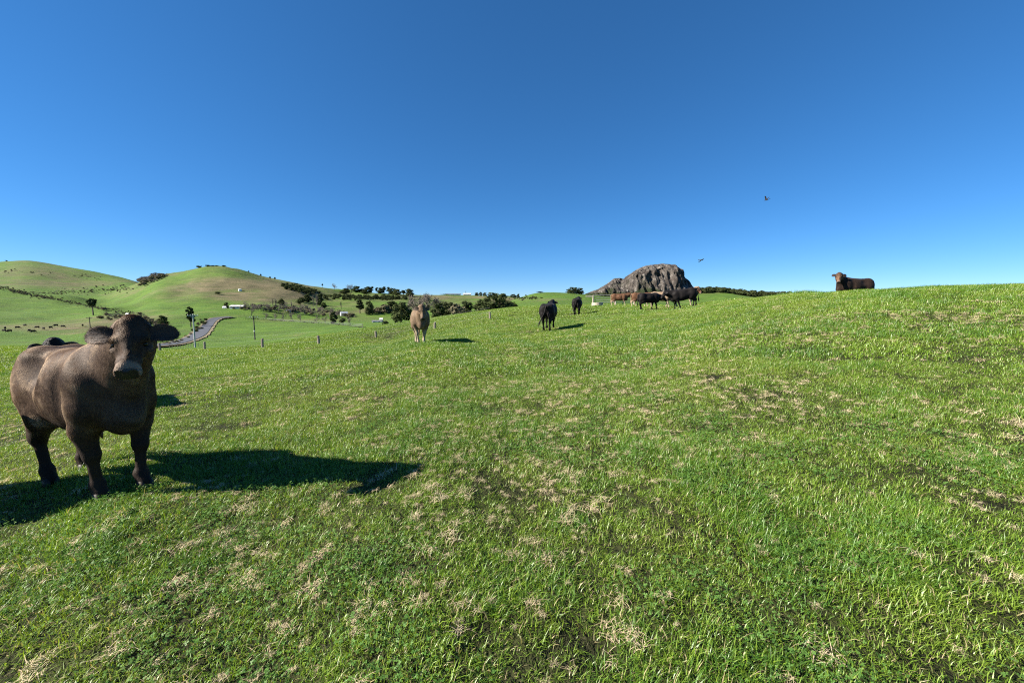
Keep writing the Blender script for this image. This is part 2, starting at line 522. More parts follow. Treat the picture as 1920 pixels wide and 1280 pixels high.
# ------------------------------------------------------------------ the rock dome, the bush-clad ridge beside it, the road
def rock_dome():
    D = 900.0
    k = D / F_PX
    prof = [(1085,563),(1105,552),(1118,546),(1130,541),(1142,534),(1150,529),(1156,523.5),(1162,522.5),(1167,526),(1172,525),(1180,517),(1188,511),(1198,505.5),(1208,501.5),
            (1218,499),(1230,497.8),(1240,497),(1250,498),(1256,499.5),(1262,498.8),(1266,503),(1272,506.5),(1277,507.5),(1280,513),(1282,520),(1286,527),(1289,533),(1292,536),(1298,540.5),(1306,544),(1318,552),(1335,563)]
    pxs = np.array([p[0] for p in prof], float); pys = np.array([p[1] for p in prof], float)
    base = 566.0
    nx, ny = 230, 90
    xs = np.linspace(1085, 1335, nx); vs = np.linspace(-1, 1, ny)
    XX, VV = np.meshgrid(xs, vs, indexing='ij')
    depth_half = 95.0
    wob = 4 * vnoise(VV * 2.2, XX * 0 + 3.0, 5)
    top = (base - np.interp(XX + wob * np.abs(VV) + 30 * np.clip(-VV, 0, 1), pxs, pys)) * k
    bell = (1 - np.abs(VV) ** 3.2) ** (1 / 1.9)
    Z = top * bell
    Y = D + VV * depth_half * (0.45 + 0.55 * np.sqrt(np.clip(top / 80.0, 0, 1)))
    X = (XX - 960) * k
    # buttresses, flutes and ledges
    def ridged(a, b, sd): return 0.5 - np.abs(fbm(a, b, sd, 4, 0.55)) * 2.2
    f1 = fbm(X / 26, Z / 60 + Y / 90, 7, 4, 0.55); f2 = fbm(X / 7.5, Z / 22 + Y / 40, 17, 3, 0.6); f3 = fbm(X / 14, Z / 9, 27, 3, 0.6)
    steep = np.clip(top / 50.0, 0, 1)
    Y = Y + (f1 * 15 - ridged(X / 17 + Z / 60, Z / 45, 37) * 7 + f2 * 9 + f3 * 9) * steep * np.where(VV < 0.3, 1, .3)
    Z = Z + (f2 * 2.2 + f3 * 1.6) * steep * np.clip(bell * 1.3, 0, 1) * (0.35 + 0.65 * np.abs(VV))
    zb = EYE + (HORIZON - base) * k
    V = np.stack([X, Y, Z + zb - 6 * (bell < 0.02)], -1).reshape(-1, 3)
    i = np.arange(nx - 1)[:, None]; j = np.arange(ny - 1)[None]
    a = i * ny + j
    q = np.stack([a, a + ny, a + ny + 1, a + 1], -1).reshape(-1, 4)
    me = mesh_np('rock_mountain', V, q, np.full(len(q), 4), False)
    scrub = np.clip(smooth(30, 8, (Z).ravel()) + smooth(.1, .3, fbm(X / 30, Y / 30, 77, 3)).ravel() * .5 * (Z.ravel() < 45), 0, 1)
    attr(me, 'scrub', scrub.astype(np.float32))
    m = Mat('weathered_rock')
    v = m.worldpos()
    big = m.noise(v, 0.035, 6, 0.62, dist=0.8)
    st = m.noise(m.worldpos((1, 1, 0.28)), 0.11, 7, 0.7, dist=1.1)
    fi = m.noise(v, 0.45, 5, 0.7)
    c = m.ramp(st, [(0.34, (0.024, 0.023, 0.023)), (0.47, (0.072, 0.063, 0.055)), (0.56, (0.138, 0.122, 0.106)), (0.65, (0.28, 0.255, 0.225))])
    c = m.mix(m.rng(big, 0.42, 0.66, 0, 0.65), c, (0.055, 0.042, 0.034))
    c = m.mix(m.rng(m.math('ADD', m.attr('scrub'), m.rng(fi, 0.3, 0.7, -0.3, 0.3)), 0.45, 0.65), c, (0.026, 0.034, 0.016))
    m.bsdf(c, 0.92, m.bump(m.math('ADD', st, m.math('MULTIPLY', fi, 0.5)), 1.0, 5.0), 0.1)
    tag(obj('rock_mountain', me, m.m), kind='structure')
rock_dome()

def drape(path, width, lift, cols=7, wob=0.0):
    """a strip laid over the land along a list of (x, y)"""
    pts = [np.array(p, float) for p in path]
    dense = []
    for i in range(len(pts) - 1):
        p0, p1, p2, p3 = pts[max(0, i - 1)], pts[i], pts[i + 1], pts[min(len(pts) - 1, i + 2)]
        for t in np.linspace(0, 1, 14, endpoint=False):
            dense.append(0.5 * ((2 * p1) + (-p0 + p2) * t + (2 * p0 - 5 * p1 + 4 * p2 - p3) * t * t + (-p0 + 3 * p1 - 3 * p2 + p3) * t ** 3))
    dense.append(pts[-1])
    dense = np.array(dense)
    tg = np.gradient(dense, axis=0); tg /= np.linalg.norm(tg, axis=1)[:, None]
    nrm = np.stack([-tg[:, 1], tg[:, 0]], -1)
    zc = height(dense[:, 0], dense[:, 1])
    V = []
    for c in range(cols):
        o = (c / (cols - 1) - 0.5) * width
        w = o + wob * vnoise(np.arange(len(dense)) / 2.5, np.full(len(dense), c * 7.1), 3) * (c in (0, cols - 1))
        P = dense + nrm * w[:, None] if wob else dense + nrm * o
        V.append(np.stack([P[:, 0], P[:, 1], np.maximum(zc, height(P[:, 0], P[:, 1])) + lift], -1))
    V = np.stack(V, 1); n = len(dense)
    i = np.arange(n - 1)[:, None]; j = np.arange(cols - 1)[None]
    a = i * cols + j
    q = np.stack([a, a + 1, a + cols + 1, a + cols], -1).reshape(-1, 4)
    return V.reshape(-1, 3), q, dense

ROAD = [hit(240, 655, 95), hit(300, 649, 95), hit(335, 643, 100), hit(362, 634, 105), hit(377, 624, 115), hit(388, 612, 130), hit(395, 604, 150), hit(404, 598.5, 180), hit(420, 596, 200), hit(434, 594.8, 205)]
def road():
    m = Mat('asphalt')
    n = m.noise(m.worldpos(), 0.5, 5)
    m.bsdf(m.mix(m.rng(n, .3, .7), (0.058, 0.061, 0.070), (0.082, 0.086, 0.097)), 0.75, None, 0.3)
    g = Mat('road_verge')
    n2 = g.noise(g.worldpos(), 0.8, 6, 0.7)
    g.bsdf(g.mix(g.rng(n2, .35, .65), (0.11, 0.10, 0.05), (0.27, 0.22, 0.15)), 0.95, g.bump(n2, 0.6, 0.4), 0.1)
    V, q, c = drape(ROAD, 6.6, 0.22, 7, 0.9)
    tag(obj('road_verge', mesh_np('road_verge', V, q, np.full(len(q), 4)), g.m), kind='structure')
    V, q, c = drape(ROAD, 4.4, 0.34, 7)
    tag(obj('road', mesh_np('road', V, q, np.full(len(q), 4)), m.m), kind='structure')
road()
# ------------------------------------------------------------------ trees: trunk with limbs, crown of leaf sprays
def leaf_mat(name, c1, c2, c3):
    m = Mat(name)
    oi = m.node('ShaderNodeObjectInfo')
    n = m.noise(m.coord('Object'), 0.9, 3)
    c = m.mix(m.rng(n, .35, .65), c1, c2)
    c = m.mix(m.math('MULTIPLY', oi.outputs['Random'], 0.5), c, c3)
    d = m.node('ShaderNodeBsdfDiffuse'); m.link(c, d.inputs['Color'])
    t = m.node('ShaderNodeBsdfTranslucent'); m.link(c, t.inputs['Color'])
    x = m.node('ShaderNodeMixShader'); x.inputs[0].default_value = 0.2
    m.link(d.outputs[0], x.inputs[1]); m.link(t.outputs[0], x.inputs[2]); m.link(x.outputs[0], m.out.inputs['Surface'])
    return m.m
LEAF = leaf_mat('evergreen_leaf', (0.030, 0.044, 0.018), (0.070, 0.088, 0.034), (0.095, 0.105, 0.046))
LEAF_OLIVE = leaf_mat('olive_leaf', (0.10, 0.10, 0.058), (0.165, 0.15, 0.092), (0.19, 0.155, 0.11))
NEEDLE = leaf_mat('pine_needle', (0.022, 0.036, 0.018), (0.050, 0.066, 0.030), (0.055, 0.068, 0.034))
BARK = simple_mat('tree_bark', (0.055, 0.045, 0.036), (0.13, 0.11, 0.09), 3, 0.95, 0.5)
TWIG = simple_mat('bare_twig', (0.13, 0.105, 0.085), (0.25, 0.215, 0.18), 2, 0.95)

def sprays(rng, centres, radii, n, size, squash=0.8, hollow=0.45, droop=0.0):
    """leaf sprays (bent quads) spread through a set of lobes"""
    V, Q = [], []
    w = np.array([r ** 2 for r in radii]); w = w / w.sum()
    lob = rng.choice(len(centres), n, p=w)
    for i in range(n):
        c, r = np.array(centres[lob[i]]), radii[lob[i]]
        d = rng.normal(size=3); d /= np.linalg.norm(d)
        rad = r * (hollow + (1 - hollow) * rng.random() ** 0.6) * (1 + 0.22 * rng.normal() * 0.5)
        p = c + d * rad * np.array([1, 1, squash])
        s = size * (0.6 + 0.8 * rng.random())
        nrm = d + rng.normal(size=3) * 0.7; nrm /= np.linalg.norm(nrm)
        a = np.cross(nrm, rng.normal(size=3)); a /= np.linalg.norm(a); b = np.cross(nrm, a)
        k = len(V)
        V += [p - a * s - b * s * .5 - nrm * s * .15, p + a * s * .2 - b * s * .7, p + a * s * 1.1 + b * s * .1 - nrm * s * .3, p + b * s * .75, p - a * s * .5 + b * s * .5]
        Q.append((k, k + 1, k + 2, k + 3, k + 4))
    return V, Q

def limbs_to(rng, base_h, targets, r0, sides=5, forks=True):
    paths = [[((0, 0, -0.6), r0 * 1.35), ((0, 0, 0.15), r0 * 1.1), ((0.02, 0.01, base_h), r0 * 0.72)]]
    for t in targets:
        t = np.array(t); m = np.array([t[0] * .4, t[1] * .4, base_h * .65 + t[2] * .3])
        paths.append([((0, 0, base_h * .62), r0 * .5), (tuple(m), r0 * .36), (tuple(t), r0 * .1)])
        if forks:
            for q in range(2):
                e = m + (t - m) * .5 + rng.normal(size=3) * np.linalg.norm(t - m) * .35
                paths.append([(tuple(m), r0 * .25), (tuple(e), r0 * .05)])
    return paths

def proto_evergreen(seed, n=900, tall=1.0, lobes=9, spread=0.40, size=0.038, bole=0.16):
    """unit tree, 1 high and about 2*spread wide"""
    rng = np.random.default_rng(seed)
    cs, rs = [], []
    for i in range(lobes):
        u = i / max(1, lobes - 1); a = i * 2.4 + rng.random()
        z = bole + 0.12 + (0.80 - bole) * u
        rr = spread * (0.75 * math.sin(math.pi * min(1, 0.2 + 0.7 * u)) ** .8) * (0.45 + 0.4 * rng.random())
        cs.append((rr * math.cos(a), rr * math.sin(a), z)); rs.append(spread * (0.30 + 0.22 * rng.random()) * (1.1 - 0.35 * u))
    cr = sprays(rng, cs, rs, n, size)
    tr = tubes(limbs_to(rng, bole + .2, cs[::2], 0.028), 5)
    return (mesh_from('trunk', *tr), mesh_from('crown', *cr))

def proto_pine(seed, n=800):
    """tall bare bole with flat plates of foliage at the top"""
    rng = np.random.default_rng(seed)
    cs, rs = [], []
    for i in range(5):
        a = rng.random() * 6.28; rr = 0.17 * rng.random() + .03
        cs.append((rr * math.cos(a), rr * math.sin(a), .48 + .42 * i / 4)); rs.append(.15 + .07 * rng.random())
    cr = sprays(rng, cs, rs, n, 0.036, 0.6)
    return (mesh_from('trunk', *tubes(limbs_to(rng, .8, cs, 0.022), 5)), mesh_from('crown', *cr))

def proto_norfolk(seed):
    rng = np.random.default_rng(seed)
    V, Q = [], []
    for i in range(16):
        z = 0.12 + 0.84 * i / 15; r = 0.17 * (1 - i / 16.5) + .01
        for k in range(7):
            a = k * 0.9 + i * .37; d = np.array([math.cos(a), math.sin(a), 0]); t = np.array([-d[1], d[0], 0])
            b = len(V); w = r * .22
            V += [d * .01 + [0, 0, z + .012], d * r * .6 - t * w + [0, 0, z - .005], d * r + [0, 0, z + .012], d * r * .6 + t * w + [0, 0, z - .005]]
            Q.append((b, b + 1, b + 2, b + 3))
    return (mesh_from('trunk', *tubes([[((0, 0, -.3), .02), ((0, 0, .98), .004)]], 5)), mesh_from('crown', V, Q))

def proto_bare(seed, narrow=False, depth=4, twist=1.0, sliv=450, sw=.0045):
    """leafless tree: branching tubes; the trunk is one part, the bare twigs the other"""
    rng = np.random.default_rng(seed)
    main, twigs = [], []
    def grow(p, d, L, r, lev):
        q = p + d * L * .5 + rng.normal(size=3) * L * .05; e = p + d * L
        (main if lev < 2 else twigs).append([(tuple(p), r), (tuple(q), r * .82), (tuple(e), r * .62)])
        if lev >= depth: return
        for k in range(3 if lev else (2 if narrow else 4)):
            nd = d + rng.normal(size=3) * (0.22 if narrow else 0.62) * twist
            nd[2] = abs(nd[2]) * (1.0 if not narrow else 1.6) + (0.15 if not narrow else .5)
            nd /= np.linalg.norm(nd)
            grow(e if k < 2 else q, nd, L * (0.62 + .2 * rng.random()), r * .58, lev + 1)
    L0 = 0.24 if not narrow else 0.26
    grow(np.array([0, 0, -.03]), np.array([0, 0, 1.0]), L0, 0.022 if not narrow else .014, 0)
    if narrow:
        for i in range(26):
            z = .1 + .7 * i / 26; a = rng.random() * 6.28
            twigs.append([((0, 0, z), .005), ((.05 * math.cos(a), .05 * math.sin(a), z + .1), .003), ((.06 * math.cos(a), .06 * math.sin(a), z + .2), .001)])
        main.append([((0, 0, 0), .014), ((0, 0, .5), .009), ((0, 0, .97), .002)])
    V, Fc = tubes(twigs, 3, False)
    ends = [np.array(t[-1][0]) for t in twigs]
    for i in range(sliv if not narrow else 260):                       # the finest twigs, as slivers
        e = ends[rng.integers(0, len(ends))] + rng.normal(size=3) * (0.03 if not narrow else .012)
        d = rng.normal(size=3) * (1 if not narrow else .4) + [0, 0, .7]; d /= np.linalg.norm(d)
        w = np.cross(d, rng.normal(size=3)); w /= np.linalg.norm(w)
        b = len(V); L = .05 + .05 * rng.random()
        V += [Vector(e - w * sw), Vector(e + w * sw), Vector(e + d * L)]; Fc.append((b, b + 1, b + 2))
    return (mesh_from('trunk', *tubes(main, 4, False)), mesh_from('crown', V, Fc))

def proto_shrub(seed, n=260, wide=0.75):
    rng = np.random.default_rng(seed)
    cs = [(wide * .5 * (rng.random() - .5), wide * .5 * (rng.random() - .5), .3 + .3 * rng.random()) for i in range(5)]
    cr = sprays(rng, cs, [.28 + .1 * rng.random() for c in cs], n, 0.075, 0.8, 0.3)
    return (mesh_from('trunk', *tubes(limbs_to(rng, .25, cs, 0.03), 4)), mesh_from('crown', *cr))

PROTO = {}
for s in range(4): PROTO['evergreen%d' % s] = (proto_evergreen(100 + s, 1700, spread=0.36 + .06 * s, lobes=10 + s, bole=.02 + .04 * (s % 2)), BARK, LEAF)
for s in range(2): PROTO['tall%d' % s] = (proto_evergreen(140 + s, 1300, spread=0.24, lobes=10, bole=.22), BARK, LEAF)
for s in range(2): PROTO['gum%d' % s] = (proto_evergreen(150 + s, 420, spread=0.27, lobes=6, bole=.52, size=.042), BARK, NEEDLE)
for s in range(3): PROTO['pine%d' % s] = (proto_pine(110 + s), BARK, NEEDLE)
PROTO['norfolk'] = (proto_norfolk(5), BARK, NEEDLE)
for s in range(3): PROTO['bare%d' % s] = (proto_bare(120 + s), TWIG, TWIG)
for s in range(2): PROTO['wide%d' % s] = (proto_bare(160 + s, depth=5, twist=1.35, sliv=1500, sw=.0055), TWIG, TWIG)
for s in range(2): PROTO['poplar%d' % s] = (proto_bare(130 + s, True), TWIG, TWIG)
for s in range(3): PROTO['shrub%d' % s] = (proto_shrub(170 + s), BARK, LEAF)
for s in range(2): PROTO['scrub%d' % s] = (proto_shrub(180 + s, 300), TWIG, LEAF_OLIVE)

def tree(kind, px, base_y, top_y, label, width=None, depth=None, group=None, name=None, dmin=85.0, cat='tree'):
    (tm, cm), bm, lm = PROTO[kind]
    if depth is None: x, y = hit(px, base_y, dmin)
    else: x, y = gxy0(px, depth)
    h = at(px, top_y, y)[2] - hz(x, y)
    if name is None:
        name = {'ever': 'evergreen_tree', 'tall': 'evergreen_tree', 'gum0': 'gum_tree', 'gum1': 'gum_tree', 'pine': 'pine_tree', 'norf': 'norfolk_pine', 'bare': 'bare_tree', 'wide': 'bare_tree', 'popl': 'poplar_tree', 'shru': 'shrub', 'scru': 'shrub'}[kind[:4]]
    w0 = max(max(v.co.x for v in cm.vertices) - min(v.co.x for v in cm.vertices), .05)
    h0 = max(v.co.z for v in cm.vertices)
    sz = h / h0
    sx = sz if width is None else (width / F_PX * y) / w0
    root = empty(name, (x, y, hz(x, y) - 0.1), (px * 1.7) % 6.28)
    root.scale = (sx, sx, sz)
    obj('trunk', tm, bm, root); obj('crown', cm, lm, root)
    tag(root, label, 'shrub' if name == 'shrub' else cat, group)
    return root

def gxy0(px, depth):
    u, f, w = ray(px, HORIZON)
    return (u * depth / f, depth)

ORD = ['first', 'second', 'third', 'fourth', 'fifth', 'sixth', 'seventh', 'eighth', 'ninth', 'tenth', 'eleventh', 'twelfth', 'thirteenth', 'fourteenth', 'fifteenth', 'sixteenth', 'seventeenth', 'eighteenth', 'nineteenth', 'twentieth']
# single trees in the valley
tree('gum0', 175, 591, 559, 'lone slender tree with small tufted crown above the cows at far left', 20, group=None)
tree('tall0', 358, 613, 574, 'dark straggly evergreen beside the road and the pale utility pole', 18)
tree('evergreen1', 306, 613, 590, 'dark round evergreen at the right end of the grey scrub', 20)
tree('evergreen0', 626, 607, 583, 'dark evergreen standing left of the small white-roofed shed', 16)
tree('shrub0', 643, 608, 595, 'dark round bush in front of the small white-roofed shed', 14)
tree('tall1', 675, 588, 559, 'tall dark evergreen, left one of the two mid-valley trees', 16)
tree('evergreen2', 693, 590, 563, 'grey-green spreading tree, right one of the two mid-valley trees', 17)
tree('evergreen3', 752, 604, 565, 'large dark evergreen just left of the fawn cow', 42)
tree('evergreen1', 735, 583, 563, 'dark rounded tree behind and left of the large evergreen by the fawn cow', 26)
tree('scrub0', 722, 586, 569, 'olive bush at the left of the tree belt by the fawn cow', 20, name='shrub')
tree('shrub1', 722, 612, 599, 'dark low bush beside the white cabin below the tree belt', 16)
tree('evergreen0', 424, 577, 566, 'small dark evergreen at the left end of the white farmhouse', 10)
tree('evergreen2', 528, 573, 559, 'dark evergreen among the bare trees at the foot of the brown hill', 14)
tree('shrub2', 409, 552, 546, 'single dark bush halfway up the green hillside', 10, dmin=300)
# belt along the paddock edge
for i, (k, px, b, t, w, ds) in enumerate([
        ('evergreen0', 822, 597, 566, 32, 'dark tree immediately right of the fawn cow'), ('evergreen3', 838, 594, 564, 38, 'dark spreading tree in the belt right of the fawn cow'),
        ('scrub1', 820, 598, 577, 34, 'grey-olive bush low in front of the belt beside the fawn cow'), ('scrub0', 858, 592, 568, 30, 'olive-grey bushy tree in the middle of the belt'),
        ('evergreen1', 874, 591, 562, 32, 'dark evergreen with pointed top in the middle of the belt'), ('evergreen2', 902, 588, 562, 36, 'dark tree at the left foot of the great evergreen'),
        ('evergreen3', 930, 587, 547, 62, 'great dark evergreen, tallest of the belt behind the fence post'), ('evergreen1', 948, 584, 560, 36, 'dark tree at the right foot of the great evergreen'),
        ('evergreen0', 962, 581, 565, 22, 'last small dark tree at the right end of the belt')]):
    tree(k, px, b + 5, t, ds, w, depth=105 + 6 * (i % 3), group='tree belt beyond the paddock edge', name='shrub' if k.startswith('scrub') else None)
tree('wide0', 799, 577, 545, 'broad grey leafless tree, upper left behind the fawn cow', 52, depth=230, group='leafless trees above the belt')
tree('wide1', 781, 578, 548, 'grey leafless tree at the left of the broad leafless one', 30, depth=240, group='leafless trees above the belt')
tree('wide0', 819, 578, 553, 'smaller grey leafless tree at the right of the broad leafless one', 30, depth=235, group='leafless trees above the belt')
tree('bare1', 852, 585, 564, 'thin leafless tree poking up behind the middle of the belt', 20, depth=160)
# trees on the far ridge, left to right
ridge = [('gum1', 606, 543, 533), ('bare0', 628, 544, 532), ('evergreen1', 650, 552, 541), ('evergreen3', 646, 556, 545), ('bare2', 660, 548, 533), ('evergreen0', 668, 553, 537), ('evergreen2', 680, 553, 542),
         ('evergreen0', 690, 552, 538), ('evergreen3', 684, 555, 545), ('pine1', 698, 549, 538), ('pine2', 706, 549, 540), ('evergreen1', 715, 551, 540), ('pine1', 721, 550, 538), ('pine2', 729, 550, 539),
         ('evergreen2', 736, 554, 541), ('evergreen3', 745, 555, 543), ('tall0', 757, 554, 545), ('evergreen1', 768, 555, 542)]
for i, (k, px, b, t) in enumerate(ridge):
    t -= 1.5
    tree(k, px, b, t, '%s tree from the left in the row along the far ridge' % ORD[i], None if k[:4] in ('pine', 'gum1', 'bare') else (b - t) * 1.25, depth=640 - 6 * (i % 3) - (30 if b > 554 else 0), group='trees along the far ridge')
# skyline trees farther right
tree('pine1', 834, 557, 551, 'flat-topped umbrella tree alone on the middle skyline', 14, depth=735)
tree('norfolk', 873.5, 557, 545, 'taller of the two thin conical pines on the middle skyline', 5.5, depth=750)
tree('norfolk', 881, 558, 548, 'shorter of the two thin conical pines on the middle skyline', 5, depth=752)
for i, (k, px, b, t, w) in enumerate([('evergreen1', 894, 558.5, 548, 9), ('evergreen0', 901, 558.5, 547, 9), ('evergreen2', 909, 558.5, 548, 9)]):
    tree(k, px, b, t, '%s of three rounded dark trees on the skyline left of the great evergreen' % ORD[i], w, depth=745, group='three skyline trees')
for i, (k, px, b, t, w) in enumerate([('evergreen3', 962, 558, 551, 14), ('evergreen1', 972, 558, 550, 7), ('evergreen0', 986, 558, 552, 7)]):
    tree(k, px, b, t, '%s small dark tree on the skyline right of the great evergreen' % ORD[i], w, depth=700, group='small skyline trees')
tree('pine2', 1014, 555, 546, 'low spreading tree with open crown on the green knoll skyline', 15, depth=262)
tree('evergreen3', 1074, 555, 537.5, 'big round dark tree on the skyline above the smaller black cow', 24, depth=246)
tree('evergreen2', 1086, 555.5, 539, 'round dark tree joined to the big one on the skyline, at its right', 18, depth=248)
# hill top and hill side
for i, (k, px, b, t, w) in enumerate([('shrub0', 378, 502, 497.5, 10), ('shrub1', 394, 501, 495.5, 10), ('shrub2', 403, 501, 497, 9), ('shrub0', 411, 501, 497, 9), ('shrub1', 424, 501, 496.5, 8)]):
    tree(k, px, b, t, '%s dark shrub from the left on top of the conical hill' % ORD[i], w, depth=519, group='shrubs on the hill top')
for i, (k, px, b, t) in enumerate([('gum0', 470, 514, 507), ('gum1', 492, 521, 513), ('gum0', 509, 524, 518), ('gum1', 518, 527, 519)]):
    tree(k, px, b, t, '%s small wind-bent tree from the left on the right-hand hill slope skyline' % ORD[i], None, depth=524, group='slope skyline trees')
tree('shrub0', 21, 491, 487.5, 'tiny dark bush alone on top of the leftmost hill', 4, depth=900)
# bare poplars and dark trees at the hill's foot
for i, (k, px, b, t, w) in enumerate([('poplar0', 588, 577, 547, 7), ('poplar1', 594, 577, 549, 7), ('poplar0', 512, 580, 556, 6), ('poplar1', 517, 580, 557, 6), ('poplar0', 547, 586, 559, 6), ('poplar1', 640, 580, 562, 5)]):
    tree(k, px, b, t, ['tallest narrow leafless poplar by the dark clump, left of its pair', 'narrow leafless poplar by the dark clump, right of its pair', 'left of two slim leafless poplars at the foot of the brown hill', 'right of two slim leafless poplars at the foot of the brown hill', 'slim leafless poplar alone between the two poplar pairs', 'slim leafless poplar alone on the green slope above the white-roofed shed'][i], w, group='leafless poplars')
for i, (k, px, b, t, w) in enumerate([('evergreen1', 577, 566, 550, 16), ('evergreen3', 566, 566, 557, 15), ('evergreen0', 600, 572, 551, 14), ('evergreen2', 607, 578, 566, 12), ('shrub1', 562, 571, 560, 12)]):
    tree(k, px, b, t, '%s dark tree in the clump around the tallest bare poplars' % ORD[i], w, group='dark clump at the poplars')
# leafless row along the road
for i, (px, b, t, w) in enumerate([(462, 579, 564, 16), (472, 592, 566, 18), (484, 582, 568, 16), (494, 583, 566, 16), (504, 584, 566, 18), (522, 585, 568, 16), (534, 586, 564, 20), (556, 588, 570, 18), (572, 590, 568, 22), (584, 590, 574, 18), (604, 592, 572, 20), (618, 594, 574, 20), (636, 598, 578, 18)]):
    tree('bare%d' % (i % 3), px, b, t, '%s leafless grey tree from the left along the far road' % ORD[i], w, group='leafless trees along the road')
for i, (px, b, t) in enumerate([(498, 598.5, 588), (515, 600, 589), (531.5, 601, 588), (548, 602, 586), (564, 604, 590), (594, 605.5, 592), (610, 606, 594), (657, 609, 597)]):
    tree('bare%d' % ((i + 1) % 3), px, b + 1, t - 4, '%s bare field-edge tree from the left, by the dark fence line' % ORD[i], 11, group='bare trees along the field edge')

# scrub that reads as one mass: gullies, roadside, bare thickets and the bush-clad ridge
def mass(name, kinds, line, n, hpx, spread_px, label, cat, seed, dmin=85.0, depth=None, squash=1.0):
    rng = np.random.default_rng(seed)
    pts, idx, sc, rot = [], [], [], []
    L = np.array(line, float)
    for i in range(n):
        t = rng.random() * (len(L) - 1); k = min(int(t), len(L) - 2); u = t - k
        p = L[k] * (1 - u) + L[k + 1] * u
        px = p[0] + rng.normal() * spread_px[0]; py = p[1] + rng.normal() * spread_px[1]
        if depth is None: x, y = hit(px, py, dmin)
        else:
            y = depth * (1 + 0.06 * (rng.random() - .5) * 2) + (py - p[1]) * -6; x = (px - 960) / F_PX * y
        s = hpx / F_PX * y * (0.6 + 0.7 * rng.random())
        pts.append((x, y, hz(x, y) - 0.1)); idx.append(rng.integers(0, len(kinds)))
        sc.append((s * (1.1 + .5 * rng.random()), s * (1.1 + .5 * rng.random()), s * squash)); rot.append((0, 0, rng.random() * 6.28))
    pieces = []
    for k in kinds:
        (tm, cm), bm, lm = PROTO[k]
        if not cm.materials: cm.materials.append(lm)
        pieces.append(bpy.data.objects.new(k, cm))
    return make_scatter(name, pieces, np.array(pts), np.array(rot), np.array(sc), idx, label, cat)

mass('gully_scrub', ['scrub0', 'scrub1', 'bare0'], [(0, 539), (30, 546), (60, 554), (100, 560), (150, 571), (200, 580), (250, 588)], 420, 2.4, (6, 1.3), 'dark scrub filling the gully across the left hills', 'scrub', 1, 300)
mass('hillside_scrub', ['scrub0', 'bare1', 'bare2', 'bare0'], [(70, 556), (110, 548), (160, 548), (210, 543), (240, 540)], 330, 3.0, (12, 3), 'brownish bare thicket in the hollow of the left hills', 'scrub', 2, 440)
mass('crest_thicket', ['bare0', 'bare1', 'wide0', 'scrub0'], [(268, 529), (285, 525), (300, 522), (318, 519)], 82, 9, (4, 1), 'grey leafless thicket on the saddle left of the conical hill', 'thicket', 3, depth=512)
mass('upper_scrub', ['bare0', 'scrub1', 'bare1'], [(0, 509), (25, 509), (150, 517), (190, 524)], 90, 2.2, (12, 2), 'brown scrub patch high on the leftmost hill', 'scrub', 4, 600)
mass('roadside_scrub', ['scrub0', 'bare1', 'bare2', 'scrub1', 'bare0'], [(205, 592), (240, 600), (270, 606), (296, 610)], 150, 7, (14, 4.5), 'grey-green scrub patch behind the big cow\'s head', 'scrub', 5, 120)
mass('verge_scrub', ['scrub0', 'shrub1', 'bare1', 'scrub1'], [(300, 648), (330, 642), (352, 633), (366, 622), (376, 610), (388, 600)], 50, 5.5, (4, 2), 'tawny bushes along the left verge of the road', 'scrub', 6, 95)
mass('farm_thicket', ['bare0', 'bare1', 'bare2', 'scrub0', 'scrub1'], [(450, 577), (490, 579), (540, 582), (580, 585), (630, 590), (660, 596)], 192, 7, (10, 2.5), 'grey thicket of bare twigs around the farm below the hill', 'thicket', 7, 120)
mass('hill_scar_scrub', ['shrub0', 'shrub1', 'evergreen1'], [(535, 537), (555, 541), (575, 547), (592, 550)], 126, 5, (5, 2.5), 'dark bush in the steep fold at the right of the brown hill', 'bush', 8, 350)
mass('ridge_bush', ['shrub0', 'shrub1', 'evergreen3', 'evergreen1'], [(640, 556), (680, 559), (720, 560), (760, 561), (640, 560), (600, 556)], 176, 5, (9, 1.5), 'dark undergrowth below the trees of the far ridge', 'bush', 9, 300)
mass('belt_undergrowth', ['scrub0', 'scrub1', 'bare0', 'shrub0'], [(700, 586), (730, 584), (770, 582), (815, 580), (850, 584)], 96, 9, (9, 2), 'grey-brown undergrowth behind the tree belt', 'bush', 10, 130)
mass('native_bush', ['evergreen0', 'evergreen1', 'evergreen2', 'shrub0'], [(1292, 553), (1320, 551), (1345, 552), (1380, 556), (1430, 559), (1490, 560)], 546, 8.5, (9, 1.5), 'dark native forest on the ridge right of the rock dome', 'forest', 11, depth=800)
mass('dome_bush', ['evergreen0', 'evergreen1', 'shrub0'], [(1098, 560), (1115, 556), (1140, 553), (1170, 556), (1220, 560)], 130, 7, (8, 1.5), 'dark bush round the left foot of the rock dome', 'forest', 12, depth=760)
mass('skyline_scrub', ['bare0', 'scrub0', 'shrub0'], [(960, 560), (990, 561), (1010, 560), (1000, 563)], 40, 4, (10, 1.5), 'grey scrub on the slope left of the green knoll', 'scrub', 13, 200)
mass('fence_shadow_strip', ['shrub0', 'shrub1', 'shrub2'], [(462, 597), (545, 602.5), (635, 608.5), (690, 615)], 170, 1.7, (4, 0.3), 'low dark shrubs laid as the fence shadow along the far side of the bright valley field', 'shadow strip', 14, 110)  # dark shrubs added to draw the shadow line of the field fence
# ------------------------------------------------------------------ cattle: one continuous skin each, grown from a blended skeleton
def smin(a, b, k):
    h = np.clip(0.5 + 0.5 * (b - a) / k, 0, 1)
    return b * (1 - h) + a * h - k * h * (1 - h)

